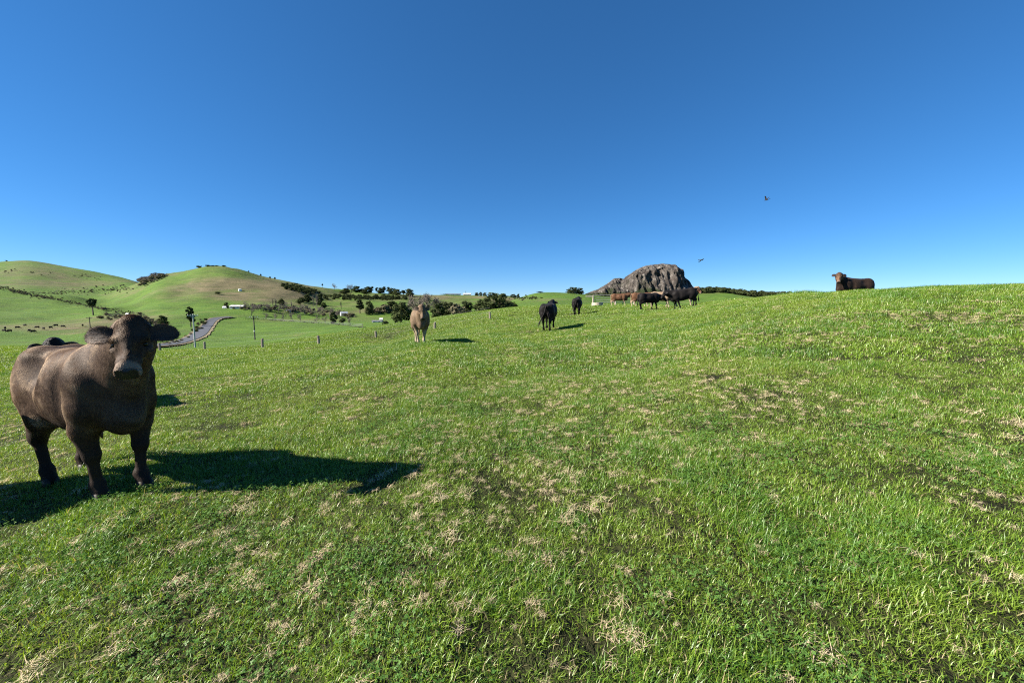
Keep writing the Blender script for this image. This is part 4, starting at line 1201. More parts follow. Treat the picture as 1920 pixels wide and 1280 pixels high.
def hair_coat(d, root):
    rng = np.random.default_rng(77)
    V, Q = d['V'], d['Q']
    A, B, C, D = (V[Q[:, i]] for i in range(4))
    nv = np.cross(C - A, D - B); area = np.linalg.norm(nv, axis=1) * .5; nrm = nv / (2 * area[:, None] + 1e-12)
    keep = np.where(d['nose'][Q].mean(1) > 0.3, 0.0, 1.0) * np.where(d['curl'][Q].mean(1) > .4, 2.2, 1.0)
    pr = area * keep; pr /= pr.sum()
    n = 95000
    f = rng.choice(len(Q), n, p=pr)
    u, v = rng.random((n, 1)), rng.random((n, 1))
    P = A[f] * (1 - u) * (1 - v) + B[f] * u * (1 - v) + C[f] * u * v + D[f] * (1 - u) * v
    N = nrm[f]
    curl = d['curl'][Q[f]].mean(1); head = d['head'][Q[f]].mean(1); low = d['low'][Q[f]].mean(1); ring = d['ring'][Q[f]].mean(1)
    H, poll = d['H'], d['poll']
    fx, dn = np.clip(N[:, 0], 0, 1), np.clip(-N[:, 2], 0, 1)
    flow = np.stack([-0.75 * (1 - fx) - dn, np.zeros(n), -(0.55 + .8 * fx) * (1 - dn)], -1)
    flow = flow * (1 - head[:, None]) + H[:, 0][None] * head[:, None]
    sw = fbm(P[:, 0] * 3 + P[:, 1], P[:, 2] * 3, 5, 3)[:, None]                                # whorls
    flow = flow + np.cross(N, flow) * sw * 1.6 + rng.normal(size=(n, 3)) * (0.12 + 0.9 * curl[:, None])
    flow -= N * (flow * N).sum(1)[:, None]; flow /= np.linalg.norm(flow, axis=1)[:, None] + 1e-9
    Yv = np.cross(N, flow)
    eul = np.array([Matrix(((flow[i, 0], Yv[i, 0], N[i, 0]), (flow[i, 1], Yv[i, 1], N[i, 1]), (flow[i, 2], Yv[i, 2], N[i, 2]))).to_euler() for i in range(n)])
    # coat colour: warm brown with pale rubbed patches and dark swirls
    a1 = fbm(P[:, 0] * 2.6 + P[:, 1] * 1.7, P[:, 2] * 2.8 - P[:, 1], 15, 4); a2 = fbm(P[:, 0] * 9 + P[:, 2] * 4, P[:, 2] * 6 - P[:, 0] * 3 + P[:, 1] * 4, 25, 4); a3 = fbm(P[:, 0] * 26, P[:, 2] * 13 + P[:, 1] * 20, 35, 3)
    base = np.array([0.112, 0.065, 0.037]); light = np.array([0.36, 0.255, 0.165]); dark = np.array([0.018, 0.010, 0.007])
    col = base[None] + np.zeros((n, 3))
    k = (0.9 * smooth(-0.02, 0.24, a2 + .5 * a1))[:, None]; col = col * (1 - k) + light * k
    k = (0.9 * smooth(0.0, 0.26, a1 * .8 - a2 * .6 + .25 * a3 + 0.10 * smooth(.3, -.5, P[:, 0])))[:, None]; col = col * (1 - k) + dark * k
    k = (0.7 * smooth(.42, .62, P[:, 0]) * smooth(1.12, .9, P[:, 2]) * (1 - head))[:, None]; col = col * (1 - k) + np.array([0.030, 0.018, 0.012]) * k      # shade on the chest, painted into the coat colour
    k = (0.85 * low)[:, None]; col = col * (1 - k) + np.array([0.010, 0.007, 0.006]) * k  # darker shanks, deepened to paint in the shade on the lower legs
    k = (curl * (0.55 + 0.45 * smooth(-.1, .15, a3)))[:, None]; col = col * (1 - k) + np.array([0.060, 0.030, 0.016]) * k
    k = (0.8 * ring)[:, None]; col = col * (1 - k) + np.array([0.42, 0.32, 0.24]) * k
    col *= (1 - 0.3 * head * (1 - ring))[:, None]
    col *= (0.88 + 0.24 * rng.random((n, 1))) * np.where(curl > .4, 0.5 + 1.1 * rng.random(n), 1.0)[:, None]
    idx = np.where(curl > .4, 3 + (rng.random(n) < .5), rng.integers(0, 3, n))
    sz = np.where(head > .5, 0.62, 1.0) * np.where(low > .4, .42, 1.0) * (0.7 + .6 * rng.random(n)); sz = np.where(curl > .4, 0.7 + .5 * rng.random(n), sz)
    locks = [hair_tuft(rng, 12, .014, .0015, .008, .2, .0004) for i in range(3)] + [hair_tuft(rng, 12, .030, .0024, .007, 2.2, .005) for i in range(2)]
    # longer fringe on the ears
    for e in [c for c in root.children if c.name.split('.')[0] == 'ear']:
        em = e.data; k = 1800
        co = np.array([v.co[:] for v in em.vertices]); no = np.array([v.normal[:] for v in em.vertices])
        pick = rng.integers(0, len(co) - 14, k); tt = rng.random((k, 1)); ep = co[pick] * (1 - tt) + co[pick + 14] * tt + rng.normal(size=(k, 3)) * np.array([.006, .003, .0015]); en = no[pick]
        fl = np.tile(np.array([0.0, 1.0, 0.0]), (k, 1)) + np.stack([np.sign(ep[:, 0]) * np.abs(ep[:, 0]) * 16, np.zeros(k), np.zeros(k)], -1) + rng.normal(size=(k, 3)) * .3
        fl -= en * (fl * en).sum(1)[:, None]; fl /= np.linalg.norm(fl, axis=1)[:, None] + 1e-9
        ey = np.cross(en, fl)
        ee = np.array([Matrix(((fl[i, 0], ey[i, 0], en[i, 0]), (fl[i, 1], ey[i, 1], en[i, 1]), (fl[i, 2], ey[i, 2], en[i, 2]))).to_euler() for i in range(k)])
        ecol = np.array([0.045, 0.028, 0.02])[None] * (0.5 + 1.2 * rng.random((k, 1)))
        rim = np.abs(ep[:, 0]) > .045; ecol[rim] *= 2.6
        es = .4 + .3 * rng.random(k)
        eo = make_scatter('ear_hair', [hair_tuft(rng, 7, .011, .0016, .005, .3, .0006) for i in range(2)], ep, ee, np.stack([es] * 3, -1), rng.integers(0, 2, k), None, None)
        attr(eo.data, 'coat', ecol, 'FLOAT_VECTOR'); eo.parent = e
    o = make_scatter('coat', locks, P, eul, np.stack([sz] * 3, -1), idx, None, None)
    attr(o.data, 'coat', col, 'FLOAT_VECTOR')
    o.parent = root
    return o

FINE, MED, LOW = 0.013, 0.026, 0.034
pose('watch_camera', res=FINE, poll=(1.08, -0.02, 1.42), yaw=-0.58, pitch=0.84, roll=0.04, feet=((-0.02, 0.02), (0.02, -0.02), (0.02, 0.02), (-0.24, 0.0)), thick=0.80, hs=0.81)
pose('watch_right', res=MED, poll=(1.03, -0.22, 1.40), yaw=-0.80, pitch=1.02, feet=((0.02, 0.0), (0.08, 0.0), (0.05, 0.02), (-0.08, 0.0)))
pose('watch_ahead', res=MED, poll=(1.10, 0.02, 1.34), yaw=0.08, pitch=1.05, feet=((0.04, .05), (-0.04, -.05), (0.05, 0.03), (-0.1, 0.0)))
pose('head_mid', res=MED, poll=(1.14, 0.0, 1.29), yaw=0.0, pitch=0.9, feet=((0.04, .05), (-0.04, -.05), (0.05, 0.03), (-0.1, 0.0)))
pose('watch_side', res=MED, poll=(1.00, 0.22, 1.42), yaw=0.95, pitch=0.95, feet=((0.0, 0), (0.1, 0), (0, 0), (-0.1, 0)))
pose('walk', res=MED, poll=(1.16, 0.05, 1.28), yaw=0.25, pitch=0.75, feet=((0.16, 0.02), (-0.14, 0), (-0.14, 0), (0.16, 0)))
pose('look_away', res=MED, poll=(1.08, -0.06, 1.36), yaw=-0.25, pitch=0.75, feet=((0.1, 0), (-0.08, 0), (-0.1, 0), (0.12, 0)), thick=1.12)
pose('head_low', res=MED, poll=(1.22, 0.0, 1.02), yaw=0.1, pitch=0.75, feet=((0.14, 0), (-0.12, 0), (-0.12, 0), (0.16, 0)))
pose('graze', res=LOW, poll=(1.17, 0.0, 0.62), yaw=0.1, pitch=1.15, feet=((0.16, 0), (-0.12, 0), (-0.1, 0), (0.14, 0)))

def gxy(px, depth):
    u, f, w = ray(px, HORIZON)
    return (u * depth / f, depth)
R_ = math.radians
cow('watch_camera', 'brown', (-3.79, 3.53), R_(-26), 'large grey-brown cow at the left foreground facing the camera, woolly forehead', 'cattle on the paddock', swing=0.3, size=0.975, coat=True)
cow('head_mid', 'black', (-8.5, 7.45), R_(-44), 'dark cow mostly hidden behind the big brown cow, only head showing over its back', 'cattle on the paddock')
cow('watch_ahead', 'fawn', gxy(787, 15.6), R_(-74), 'pale fawn cow walking straight at the camera, left half sunlit', 'cattle on the paddock')
cow('look_away', 'black', gxy(1029, 20.2), R_(76), 'black cow seen from behind in mid paddock, the nearer and larger of two', 'cattle on the paddock', swing=0.25, lift=0.25)
cow('look_away', 'black', gxy(1082, 30.5), R_(77), 'smaller black cow seen from behind, casting a shadow to its right', 'cattle on the paddock', size=0.95, swing=0.2)
cow('walk', 'red', gxy(1161, 42), R_(-18), 'reddish-brown roan cow beside the white fence post, leftmost of the bunch', 'cattle on the paddock', size=0.95)
cow('walk', 'red', gxy(1201, 37), R_(-24), 'reddish-brown cow half hidden behind the black cow with lowered head', 'cattle on the paddock', size=0.97)
cow('head_low', 'black', gxy(1216, 29.6), R_(8), 'black cow standing sideways, head lowered to the right', 'cattle on the paddock', size=0.93)
cow('walk', 'cream', gxy(1240, 33.5), R_(-38), 'cream cow with brown head standing between the two black cows', 'cattle on the paddock')
cow('walk', 'black', gxy(1285, 28.4), R_(172), 'big black cow in profile facing left, at the right of the bunch', 'cattle on the paddock', size=1.04)
cow('watch_ahead', 'cream', gxy(1284, 33.0), R_(-48), 'pale cow hidden behind the big black cow, only back and face showing', 'cattle on the paddock', size=1.03)
cow('watch_side', 'umber', gxy(1597, 20.2), R_(180), 'dark brown cow alone on the right skyline, pale muzzle, legs hidden by grass', 'cattle on the paddock')
cow('head_low', 'black', (-5.55, 3.15), R_(172), 'black cow just outside the left edge, its shadow falling under the big brown cow', 'cattle on the paddock')
# ------------------------------------------------------------------ fences, poles, farm buildings, far cattle, birds
WOOD = simple_mat('weathered_post', (0.16, 0.13, 0.10), (0.34, 0.29, 0.23), 6, 0.95, 0.4, stretch=(1, 1, .15))
POLE_GREY = simple_mat('pole_concrete', (0.33, 0.33, 0.32), (0.48, 0.48, 0.46), 2, 0.9)
POLE_DARK = simple_mat('pole_timber', (0.055, 0.048, 0.042), (0.13, 0.115, 0.10), 2, 0.95, stretch=(1, 1, .1))
WHITE = simple_mat('white_paint', (0.62, 0.61, 0.57), (0.78, 0.77, 0.73), 2, 0.7)
ROOF = simple_mat('roof_sheet', (0.50, 0.50, 0.49), (0.66, 0.66, 0.65), 1, 0.5)
DARKROOF = simple_mat('dark_roof_sheet', (0.10, 0.10, 0.105), (0.17, 0.17, 0.175), 1, 0.5)
WIRE = simple_mat('fence_wire', (0.20, 0.20, 0.20), (0.32, 0.32, 0.31), 1, 0.5)
GLASS = Mat('window_glass'); GLASS.bsdf((0.02, 0.025, 0.03), 0.1, None, 0.5); GLASS = GLASS.m
PALE = simple_mat('bleached_post', (0.34, 0.30, 0.23), (0.48, 0.43, 0.34), 5, 0.9, 0.3, stretch=(1, 1, .2))
CREAM = simple_mat('cream_trough', (0.34, 0.30, 0.22), (0.46, 0.41, 0.31), 2, 0.85, 0.2)

def post_mesh(h, r, taper=0.92, lean=(0, 0)):
    V, Fc = tubes([[((0, 0, -0.4), r), ((lean[0] * .5, lean[1] * .5, h * .55), r * .98), ((lean[0], lean[1], h - 0.02), r * taper), ((lean[0], lean[1], h), r * taper * .82)]], 8)
    return mesh_from('post', V, Fc)

def fence(name, pts, label, h=1.15, r=0.075, wires=4, wr=0.0035, mat=None, heights=None):
    x0, y0 = pts[0]
    root = empty(name, (x0, y0, hz(x0, y0)))
    rr = random.Random(len(pts) * 7 + int(abs(x0)))
    tops = []
    for i, (x, y) in enumerate(pts):
        ln = (rr.uniform(-.06, .06), rr.uniform(-.04, .04)); hh = (heights[i] if heights else h) * rr.uniform(.94, 1.06)
        z = hz(x, y)
        obj('post', post_mesh(hh, r * rr.uniform(.9, 1.1), lean=ln), mat or WOOD, root, (x - x0, y - y0, z - hz(x0, y0)))
        tops.append((x - x0, y - y0, z - hz(x0, y0)))
    for w in range(wires):
        f = h * (0.22 + 0.70 * w / max(1, wires - 1))
        path = []
        for i in range(len(tops) - 1):
            a, b = Vector(tops[i]), Vector(tops[i + 1])
            for t in (0, .25, .5, .75):
                p = a.lerp(b, t)
                g = hz(p.x + x0, p.y + y0) - hz(x0, y0)
                path.append(((p.x, p.y, max(p.z, g * .5 + p.z * .5) + f), wr))
        path.append(((tops[-1][0], tops[-1][1], tops[-1][2] + f), wr))
        obj('wire', mesh_from('wire', *tubes([path], 4)), WIRE, root)
    tag(root, label, 'fence')
    return root

PF = [(300, 644, 657), (384, 641.5, 655), (492, 635.5, 652), (598, 629.5, 645), (705, 622, 632.5), (815, 604.5, 616), (919, 586, 598)]
pf = [hit(px, b, 25, 90) for px, t, b in PF]
fence('paddock_fence', pf, 'post and wire fence running along the far edge of the paddock', 1.0, 0.095, 3, 0.003, heights=[min(1.35, 1.1 * (b - t) / F_PX * q[1]) for (px, t, b), q in zip(PF, pf)])
# thin road fence by the pale pole
q0, q1 = hit(318, 653, 70, 150), hit(372, 649, 70, 150)
fence('road_fence', [(q0[0] + (q1[0] - q0[0]) * t, q0[1] + (q1[1] - q0[1]) * t) for t in np.linspace(0, 1, 12)], 'low fence of close pale battens beside the near bend of the road', 1.0, 0.05, 2)
fence('field_fence', [hit(462, 597, 120), hit(500, 599.5, 120), hit(545, 603, 120), hit(590, 606, 120), hit(635, 609, 120), hit(680, 614, 100)], 'dark fence line along the far side of the bright valley field', 1.2, 0.08, 3, 0.03)

def utility_pole(px, base_y, top_y, label, mat, dmin=70, arm=2.4, white_band=False):
    x, y = hit(px, base_y, dmin, 260)
    h = at(px, top_y, y)[2] - hz(x, y)
    root = empty('utility_pole', (x, y, hz(x, y)), 0.25)
    obj('pole', mesh_from('pole', *tubes([[((0, 0, -1), .20), ((0, 0, h * .5), .17), ((0, 0, h), .13)]], 10)), mat, root)
    V, Fc = box_vf(-arm / 2, arm / 2, -.16, -.04, h - .55, h - .38)
    ar = obj('crossarm', mesh_from('crossarm', V, Fc), mat, root)
    for k in (-.45, -.2, .2, .45):
        obj('insulator', mesh_from('insulator', *tubes([[((0, 0, 0), .05), ((0, 0, .1), .09), ((0, 0, .16), .05), ((0, 0, .24), .07)]], 8)), WHITE, ar, (arm * k, -.1, h - .38))
    for sgn in (-1, 1):
        obj('brace', mesh_from('brace', *tubes([[((0, -.1, h - 1.2), .03), ((sgn * arm * .3, -.1, h - .5), .03)]], 5)), mat, root)
    if white_band:
        obj('marker_band', mesh_from('marker_band', *tubes([[((0, 0, h * .34), .185), ((0, 0, h * .40), .185)]], 10)), WHITE, root)
    tag(root, label, 'pole', 'utility poles')
utility_pole(366, 651, 588, 'pale grey utility pole with crossarm standing by the road bend', POLE_GREY)
utility_pole(478, 637, 592, 'dark timber utility pole with a white band in the green field', POLE_DARK, white_band=True)
utility_pole(170, 622, 594, 'dark utility pole below the lone tree, behind the cows at left', POLE_DARK)

# strainer posts, rails, trough by the bunch of cows
def rail_gate():
    x0, y0 = gxy0(1112, 47)
    root = empty('cattle_race', (x0, y0, hz(x0, y0)))
    pts = [(1112, 47), (1154, 47), (1188, 50)]
    for px, d in pts:
        x, y = gxy0(px, d)
        obj('post', post_mesh(1.15, .085), PALE, root, (x - x0, y - y0, hz(x, y) - hz(x0, y0)))
    for k in range(4):
        z = .35 + .27 * k
        for (pa, pb) in ((pts[0], pts[1]), (pts[1], pts[2])):
            xa, ya = gxy0(*pa); xb, yb = gxy0(*pb)
            obj('rail', mesh_from('rail', *tubes([[((xa - x0, ya - y0, hz(xa, ya) - hz(x0, y0) + z), .03), ((xb - x0, yb - y0, hz(xb, yb) - hz(x0, y0) + z), .03)]], 6)), WIRE, root)
    V, Fc = box_vf(-.85, -.10, -.04, .04, .98, 1.14)
    obj('top_board', mesh_from('top_board', V, Fc), PALE, root)
    tag(root, 'pale posts and rails behind the reddish-brown cow', 'fence')
    tx, ty = gxy0(1120, 44)
    V, Fc = [], []
    n = 20
    for (r, z) in ((.62, -.25), (.62, .34), (.55, .34), (.52, .05)):
        for k in range(n): V.append((r * math.cos(2 * math.pi * k / n), r * math.sin(2 * math.pi * k / n), z))
    for j in range(3):
        for k in range(n): Fc.append((j * n + k, j * n + (k + 1) % n, (j + 1) * n + (k + 1) % n, (j + 1) * n + k))
    Fc.append(tuple(3 * n + k for k in range(n)))
    tr = empty('water_trough', (tx, ty, hz(tx, ty)))
    obj('basin', mesh_from('basin', V, Fc), CREAM, tr)
    wv = [(.535 * math.cos(2 * math.pi * k / n), .535 * math.sin(2 * math.pi * k / n), .26) for k in range(n)]
    obj('water', mesh_from('water', wv, [tuple(range(n))]), GLASS, tr)
    tag(tr, 'round cream water trough beside the white post', 'trough')
rail_gate()

def house(px, base_y, wpx, hpx, label, wall, roof, depth=None, dmin=90, name='farmhouse', rz=0.0, windows=2):
    x, y = hit(px, base_y, dmin) if depth is None else gxy0(px, depth)
    w = wpx / F_PX * y; h = hpx / F_PX * y * .62; rh = hpx / F_PX * y * .38; d = w * .55
    root = empty(name, (x, y, hz(x, y) - .1), rz)
    V, Fc = box_vf(-w / 2, w / 2, -d / 2, d / 2, -1.0, h)
    V += [(-w / 2, 0, h + rh * .9), (w / 2, 0, h + rh * .9)]
    Fc += [(7, 4, 8), (5, 6, 9)]
    obj('wall', mesh_from('wall', V, Fc), wall, root)
    o = w * .04; t = .12
    RV = [(-w / 2 - o, -d / 2 - o, h - .1), (w / 2 + o, -d / 2 - o, h - .1), (w / 2 + o, 0, h + rh), (-w / 2 - o, 0, h + rh), (w / 2 + o, d / 2 + o, h - .1), (-w / 2 - o, d / 2 + o, h - .1)]
    RV += [(a, b, c + t) for a, b, c in RV]
    RF = [(6, 7, 8, 9), (9, 8, 10, 11), (3, 2, 1, 0), (5, 4, 2, 3), (0, 1, 7, 6), (4, 5, 11, 10), (1, 2, 8, 7), (2, 4, 10, 8), (3, 0, 6, 9), (5, 3, 9, 11)]
    obj('roof', mesh_from('roof', RV, RF), roof, root)
    for k in range(windows):
        cx = -w / 2 + w * (k + .5) / windows
        V, Fc = box_vf(cx - w * .09, cx + w * .09, -d / 2 - .04, -d / 2 + .05, h * .4, h * .85)
        obj('window', mesh_from('window', V, Fc), GLASS, root)
    tag(root, label, 'house' if 'house' in name or 'cabin' in name else 'shed')
house(446, 578, 22, 6, 'long low white farmhouse at the foot of the brown hill', WHITE, ROOF, rz=.1, windows=4)
house(421, 578, 6, 4, 'tiny white shed left of the long white farmhouse', WHITE, ROOF, name='farm_shed', windows=1)
house(645, 592, 12, 8, 'small shed with bright white roof among valley trees', WHITE, ROOF, name='farm_shed', rz=.7, windows=1)
house(708, 604, 18, 4, 'low dark-roofed shed with pale eaves in the valley bottom', WHITE, DARKROOF, name='farm_shed', windows=2)
house(715, 601, 6, 5, 'tiny white cabin at the right end of the low dark shed', WHITE, ROOF, name='cabin', windows=1)
house(541, 584, 7, 4, 'small grey farm building among the bare trees by the far road', WHITE, DARKROOF, name='farm_shed', windows=1)
house(239, 591, 5, 4, 'tiny white-roofed hut above the big cow\'s head', WHITE, ROOF, name='farm_hut', windows=1)
house(876, 557.5, 14, 4.0, 'long white-roofed barn on the middle skyline', WHITE, ROOF, depth=748, name='barn', windows=2)
house(850, 557.5, 26, 2.6, 'low dark shed line on the skyline left of the white barn', WHITE, DARKROOF, depth=742, name='barn', windows=3)

# white round water tank on the hillside
def tank(px, py):
    x, y = hit(px, py, 300)
    root = empty('water_tank', (x, y, hz(x, y)))
    obj('drum', mesh_from('drum', *tubes([[((0, 0, -.5), 1.5), ((0, 0, 2.0), 1.5)]], 16)), WHITE, root)
    obj('lid', mesh_from('lid', *tubes([[((0, 0, 2.0), 1.55), ((0, 0, 2.25), .9), ((0, 0, 2.4), .12)]], 16)), WHITE, root)
    tag(root, 'small white water tank high on the brown hillside', 'tank')
tank(450, 545.5)

# cattle grazing far off in the valley, too far to show more than a body
GRAZE = POSES['graze']
GR_ME = mesh_np('grazing_body', GRAZE['V'], GRAZE['Q'], np.full(len(GRAZE['Q']), 4), True)
for k in ('nose', 'ring', 'curl', 'low', 'head'): attr(GR_ME, k, GRAZE[k].astype(np.float32))
GR_ME.materials.append(HIDES['black'])
far_spots = [(8, 622), (10, 617), (18, 623), (33, 616), (47, 611.5), (55, 622), (62, 623.5), (70, 615.5), (82, 618), (95, 616), (105, 612), (118, 614), (155, 612)]
for i, (px, py) in enumerate(far_spots):
    x, y = hit(px, py, 120)
    o = obj('cow', GR_ME, None, None, (x, y, hz(x, y) - .03), (0, 0, (i * 2.3) % 6.28), (1.0, 1.0, 1.0))
    tag(o, '%s tiny dark cow from the left grazing in the far valley at left' % ORD[i], 'cow', 'far cattle in the valley')

# two birds in the air
def bird(px, py, depth, label, span, up, heading, bank, c1, c2):
    x, y, z = at(px, py, depth)
    m = simple_mat('plumage', c1, c2, 9, 0.8)
    root = empty('bird', (x, y, z)); root.rotation_euler = (bank, 0, heading)
    s = span / 0.5
    V, Fc = tubes([[((.16 * s, 0, .01 * s), .003 * s), ((.14 * s, 0, .01 * s), .014 * s), ((.10 * s, 0, .012 * s), .024 * s), ((.0, 0, 0), .036 * s), ((-.10 * s, 0, 0), .022 * s), ((-.16 * s, 0, 0), .008 * s)]], 8)
    obj('body', mesh_from('body', V, Fc, True), m, root)
    TV = [(-.13 * s, -.012 * s, 0), (-.13 * s, .012 * s, 0), (-.25 * s, .045 * s, .004 * s), (-.25 * s, -.045 * s, .004 * s)]
    TV += [(a, b, c + .004 * s) for a, b, c in TV]
    obj('tail', mesh_from('tail', TV, [(3, 2, 1, 0), (4, 5, 6, 7), (0, 1, 5, 4), (1, 2, 6, 5), (2, 3, 7, 6), (3, 0, 4, 7)]), m, root)
    for sd in (-1, 1):
        V, Fc = [], []
        for i in range(6):
            t = i / 5
            a = up * (1 - .25 * t)
            yy = sd * (.02 + .25 * t * math.cos(a)) * s; zz = (.015 + .25 * t * math.sin(a)) * s
            ch = .095 * s * (1 - .12 * t) * (1 if t < .7 else 1 - 1.6 * (t - .7)); xo = (.05 - .06 * t * t) * s
            V += [(xo + .02 * s, yy, zz), (xo - ch, yy, zz - .004 * s), (xo - ch * .4, yy, zz + .008 * s)]
        for i in range(5):
            for k in range(3):
                k2 = (k + 1) % 3
                Fc.append((i * 3 + k, i * 3 + k2, i * 3 + 3 + k2, i * 3 + 3 + k))
        Fc += [(0, 1, 2), (15, 17, 16)]
        obj('wing', mesh_from('wing', V, Fc), m, root)
    tag(root, label, 'bird')
bird(1437, 375, 22, 'dark bird with raised wings high in the blue sky', 0.42, 1.15, 1.9, .1, (0.012, 0.013, 0.018), (0.03, 0.03, 0.035))
bird(1315, 487.5, 24, 'grey-brown bird gliding just right of the rock dome', 0.44, -0.25, 0.25, -0.35, (0.12, 0.095, 0.08), (0.22, 0.19, 0.16))
# ------------------------------------------------------------------ grass, clover and dead stalks on the paddock
def blade_material(name, lo, hi, pale, trans=0.35, dead=False, gloss=0.04):
    m = Mat(name)
    oi = m.node('ShaderNodeObjectInfo')
    tone = m.attr('tone')
    t = m.math('ADD', m.math('MULTIPLY', tone, 0.7), m.math('MULTIPLY', oi.outputs['Random'], 0.3))
    col = m.mix(t, lo, hi)
    p = m.worldpos()
    patch = m.noise(p, 0.45, 2, 0.6)
    col = m.mix(m.rng(patch, 0.50, 0.72, 0.0, 0.35), col, pale)
    if not dead:
        col = m.mix(m.rng(m.attr('straw'), 0.5, 0.51), col, (0.42, 0.35, 0.18))
    d = m.node('ShaderNodeBsdfDiffuse')
    m.link(col, d.inputs['Color'])
    tr = m.node('ShaderNodeBsdfTranslucent')
    m.link(m.mix(1.0, col, (1.25, 1.2, 0.55), 'MULTIPLY'), tr.inputs['Color'])
    mx = m.node('ShaderNodeMixShader')
    mx.inputs[0].default_value = trans
    m.link(d.outputs[0], mx.inputs[1]); m.link(tr.outputs[0], mx.inputs[2])
    gl = m.node('ShaderNodeBsdfGlossy')
    gl.inputs['Roughness'].default_value = 0.42
    gl.inputs['Color'].default_value = (0.9, 0.95, 0.85, 1)
    mg = m.node('ShaderNodeMixShader')
    mg.inputs[0].default_value = 0.012 if dead else gloss
    m.link(mx.outputs[0], mg.inputs[1]); m.link(gl.outputs[0], mg.inputs[2])
    m.link(mg.outputs[0], m.out.inputs['Surface'])
    return m.m
M_GRASS = blade_material('grass_blade', (0.072, 0.160, 0.011), (0.250, 0.370, 0.036), (0.31, 0.365, 0.056))
M_RANK = blade_material('rank_grass_blade', (0.038, 0.112, 0.010), (0.120, 0.240, 0.023), (0.135, 0.25, 0.03), 0.3)
M_DEAD = blade_material('dead_stalk', (0.32, 0.24, 0.14), (0.76, 0.63, 0.42), (0.66, 0.54, 0.35), 0.15, True)
M_CLOVER = blade_material('clover_leaf', (0.050, 0.125, 0.022), (0.115, 0.215, 0.050), (0.13, 0.22, 0.05), 0.25, gloss=0.008)

SRC = bpy.data.collections.new('turf_pieces')       # masters for the scatter, not part of the scene itself

def blades(rng, n, radius, lmin, lmax, wmin, wmax, lean, curl, straw=0.0, flat=0.0, segs=2, clump=0.0, comb=None):
    """n bent blades -> verts, loops, totals, tone, straw"""
    r = radius * np.sqrt(rng.random(n)); a = rng.random(n) * 2 * np.pi
    bx, by = r * np.cos(a), r * np.sin(a)
    if clump:                                            # most blades stand in bunches with dark gaps between
        nc = max(6, n // 14)
        cr = radius * np.sqrt(rng.random(nc)); ca = rng.random(nc) * 2 * np.pi
        w = rng.integers(0, nc, n); kk = rng.random(n) < clump
        bx = np.where(kk, cr[w] * np.cos(ca[w]) + rng.normal(0, radius * 0.06, n), bx); by = np.where(kk, cr[w] * np.sin(ca[w]) + rng.normal(0, radius * 0.06, n), by)
    L = lmin + (lmax - lmin) * rng.random(n) ** 1.3
    Wd = wmin + (wmax - wmin) * rng.random(n)
    az = rng.random(n) * 2 * np.pi
    if comb is not None: az = rng.normal(0, comb, n) + np.pi * (rng.random(n) < 0.3)      # stalks trodden flat the same way
    tilt = lean * rng.random(n) + flat
    cur = curl * (0.3 + rng.random(n))
    dx, dy = np.cos(az), np.sin(az)
    tw = az + np.pi / 2 + rng.normal(0, 0.5, n)
    sx, sy = np.cos(tw), np.sin(tw)
    V = []; x, y, z = bx.copy(), by.copy(), np.zeros(n) - 0.012
    ang = tilt.copy()
    for s in range(segs + 1):
        w = Wd * (1 - (s / segs) ** 1.6) * 0.5 if s < segs else Wd * 0.04
        if s < segs:
            V.append(np.stack([x - sx * w, y - sy * w, z], -1)); V.append(np.stack([x + sx * w, y + sy * w, z], -1))
        else:
            V.append(np.stack([x, y, z], -1))
        st = L / segs
        x = x + dx * np.sin(ang) * st; y = y + dy * np.sin(ang) * st; z = z + np.cos(ang) * st
        ang = ang + cur
    k = len(V)
    verts = np.stack(V, 1).reshape(-1, 3)
    base = np.arange(n)[:, None] * k
    loops, tots = [], []
    for s in range(segs - 1):
        loops.append(base + np.array([[2 * s, 2 * s + 1, 2 * s + 3, 2 * s + 2]])); tots.append(4)
    loops.append(base + np.array([[2 * segs - 2, 2 * segs - 1, 2 * segs]])); tots.append(3)
    loops = np.concatenate(loops, 1).ravel()
    tot = np.tile(np.array(tots), n)
    tone = np.repeat(rng.random(n), k)
    st = np.repeat((rng.random(n) < straw).astype(np.float32), k)
    return verts, loops, tot, tone, st

def turf_piece(name, mat, *sets):
    V, Lp, Tt, To, Sw = [], [], [], [], []
    off = 0
    for v, l, t, to, sw in sets:
        V.append(v); Lp.append(l + off); Tt.append(t); To.append(to); Sw.append(sw); off += len(v)
    me = mesh_np(name, np.concatenate(V), np.concatenate(Lp), np.concatenate(Tt))
    attr(me, 'tone', np.concatenate(To).astype(np.float32)); attr(me, 'straw', np.concatenate(Sw).astype(np.float32))
    me.materials.append(mat)
    return bpy.data.objects.new(name, me)

def clover_leaves(rng, n, radius):
    V, L, T = [], [], []
    for i in range(n):
        r = radius * math.sqrt(rng.random()); a = rng.random() * 6.283
        c = np.array([r * math.cos(a), r * math.sin(a), 0.012 + 0.035 * rng.random()])
        s = 0.0045 + 0.0035 * rng.random(); rot = rng.random() * 6.28; tx, ty = rng.normal(0, 0.35, 2)
        for k in range(3):
            t0 = rot + k * 2.094
            pts = [(0, 0), (0.62, -0.5), (1.15, -0.32), (1.05, 0.0), (1.15, 0.32), (0.62, 0.5)]
            b = len(V)
            for (u, w) in pts:
                x = (u * math.cos(t0) - w * math.sin(t0)) * s; y = (u * math.sin(t0) + w * math.cos(t0)) * s
                V.append(c + np.array([x, y, x * tx + y * ty]))
            L += [b + q for q in range(6)]; T.append(6)
    n_ = len(V)
    return np.array(V), np.array(L), np.array(T), np.repeat(rng.random(n_ // 18), 18), np.zeros(n_, np.float32)

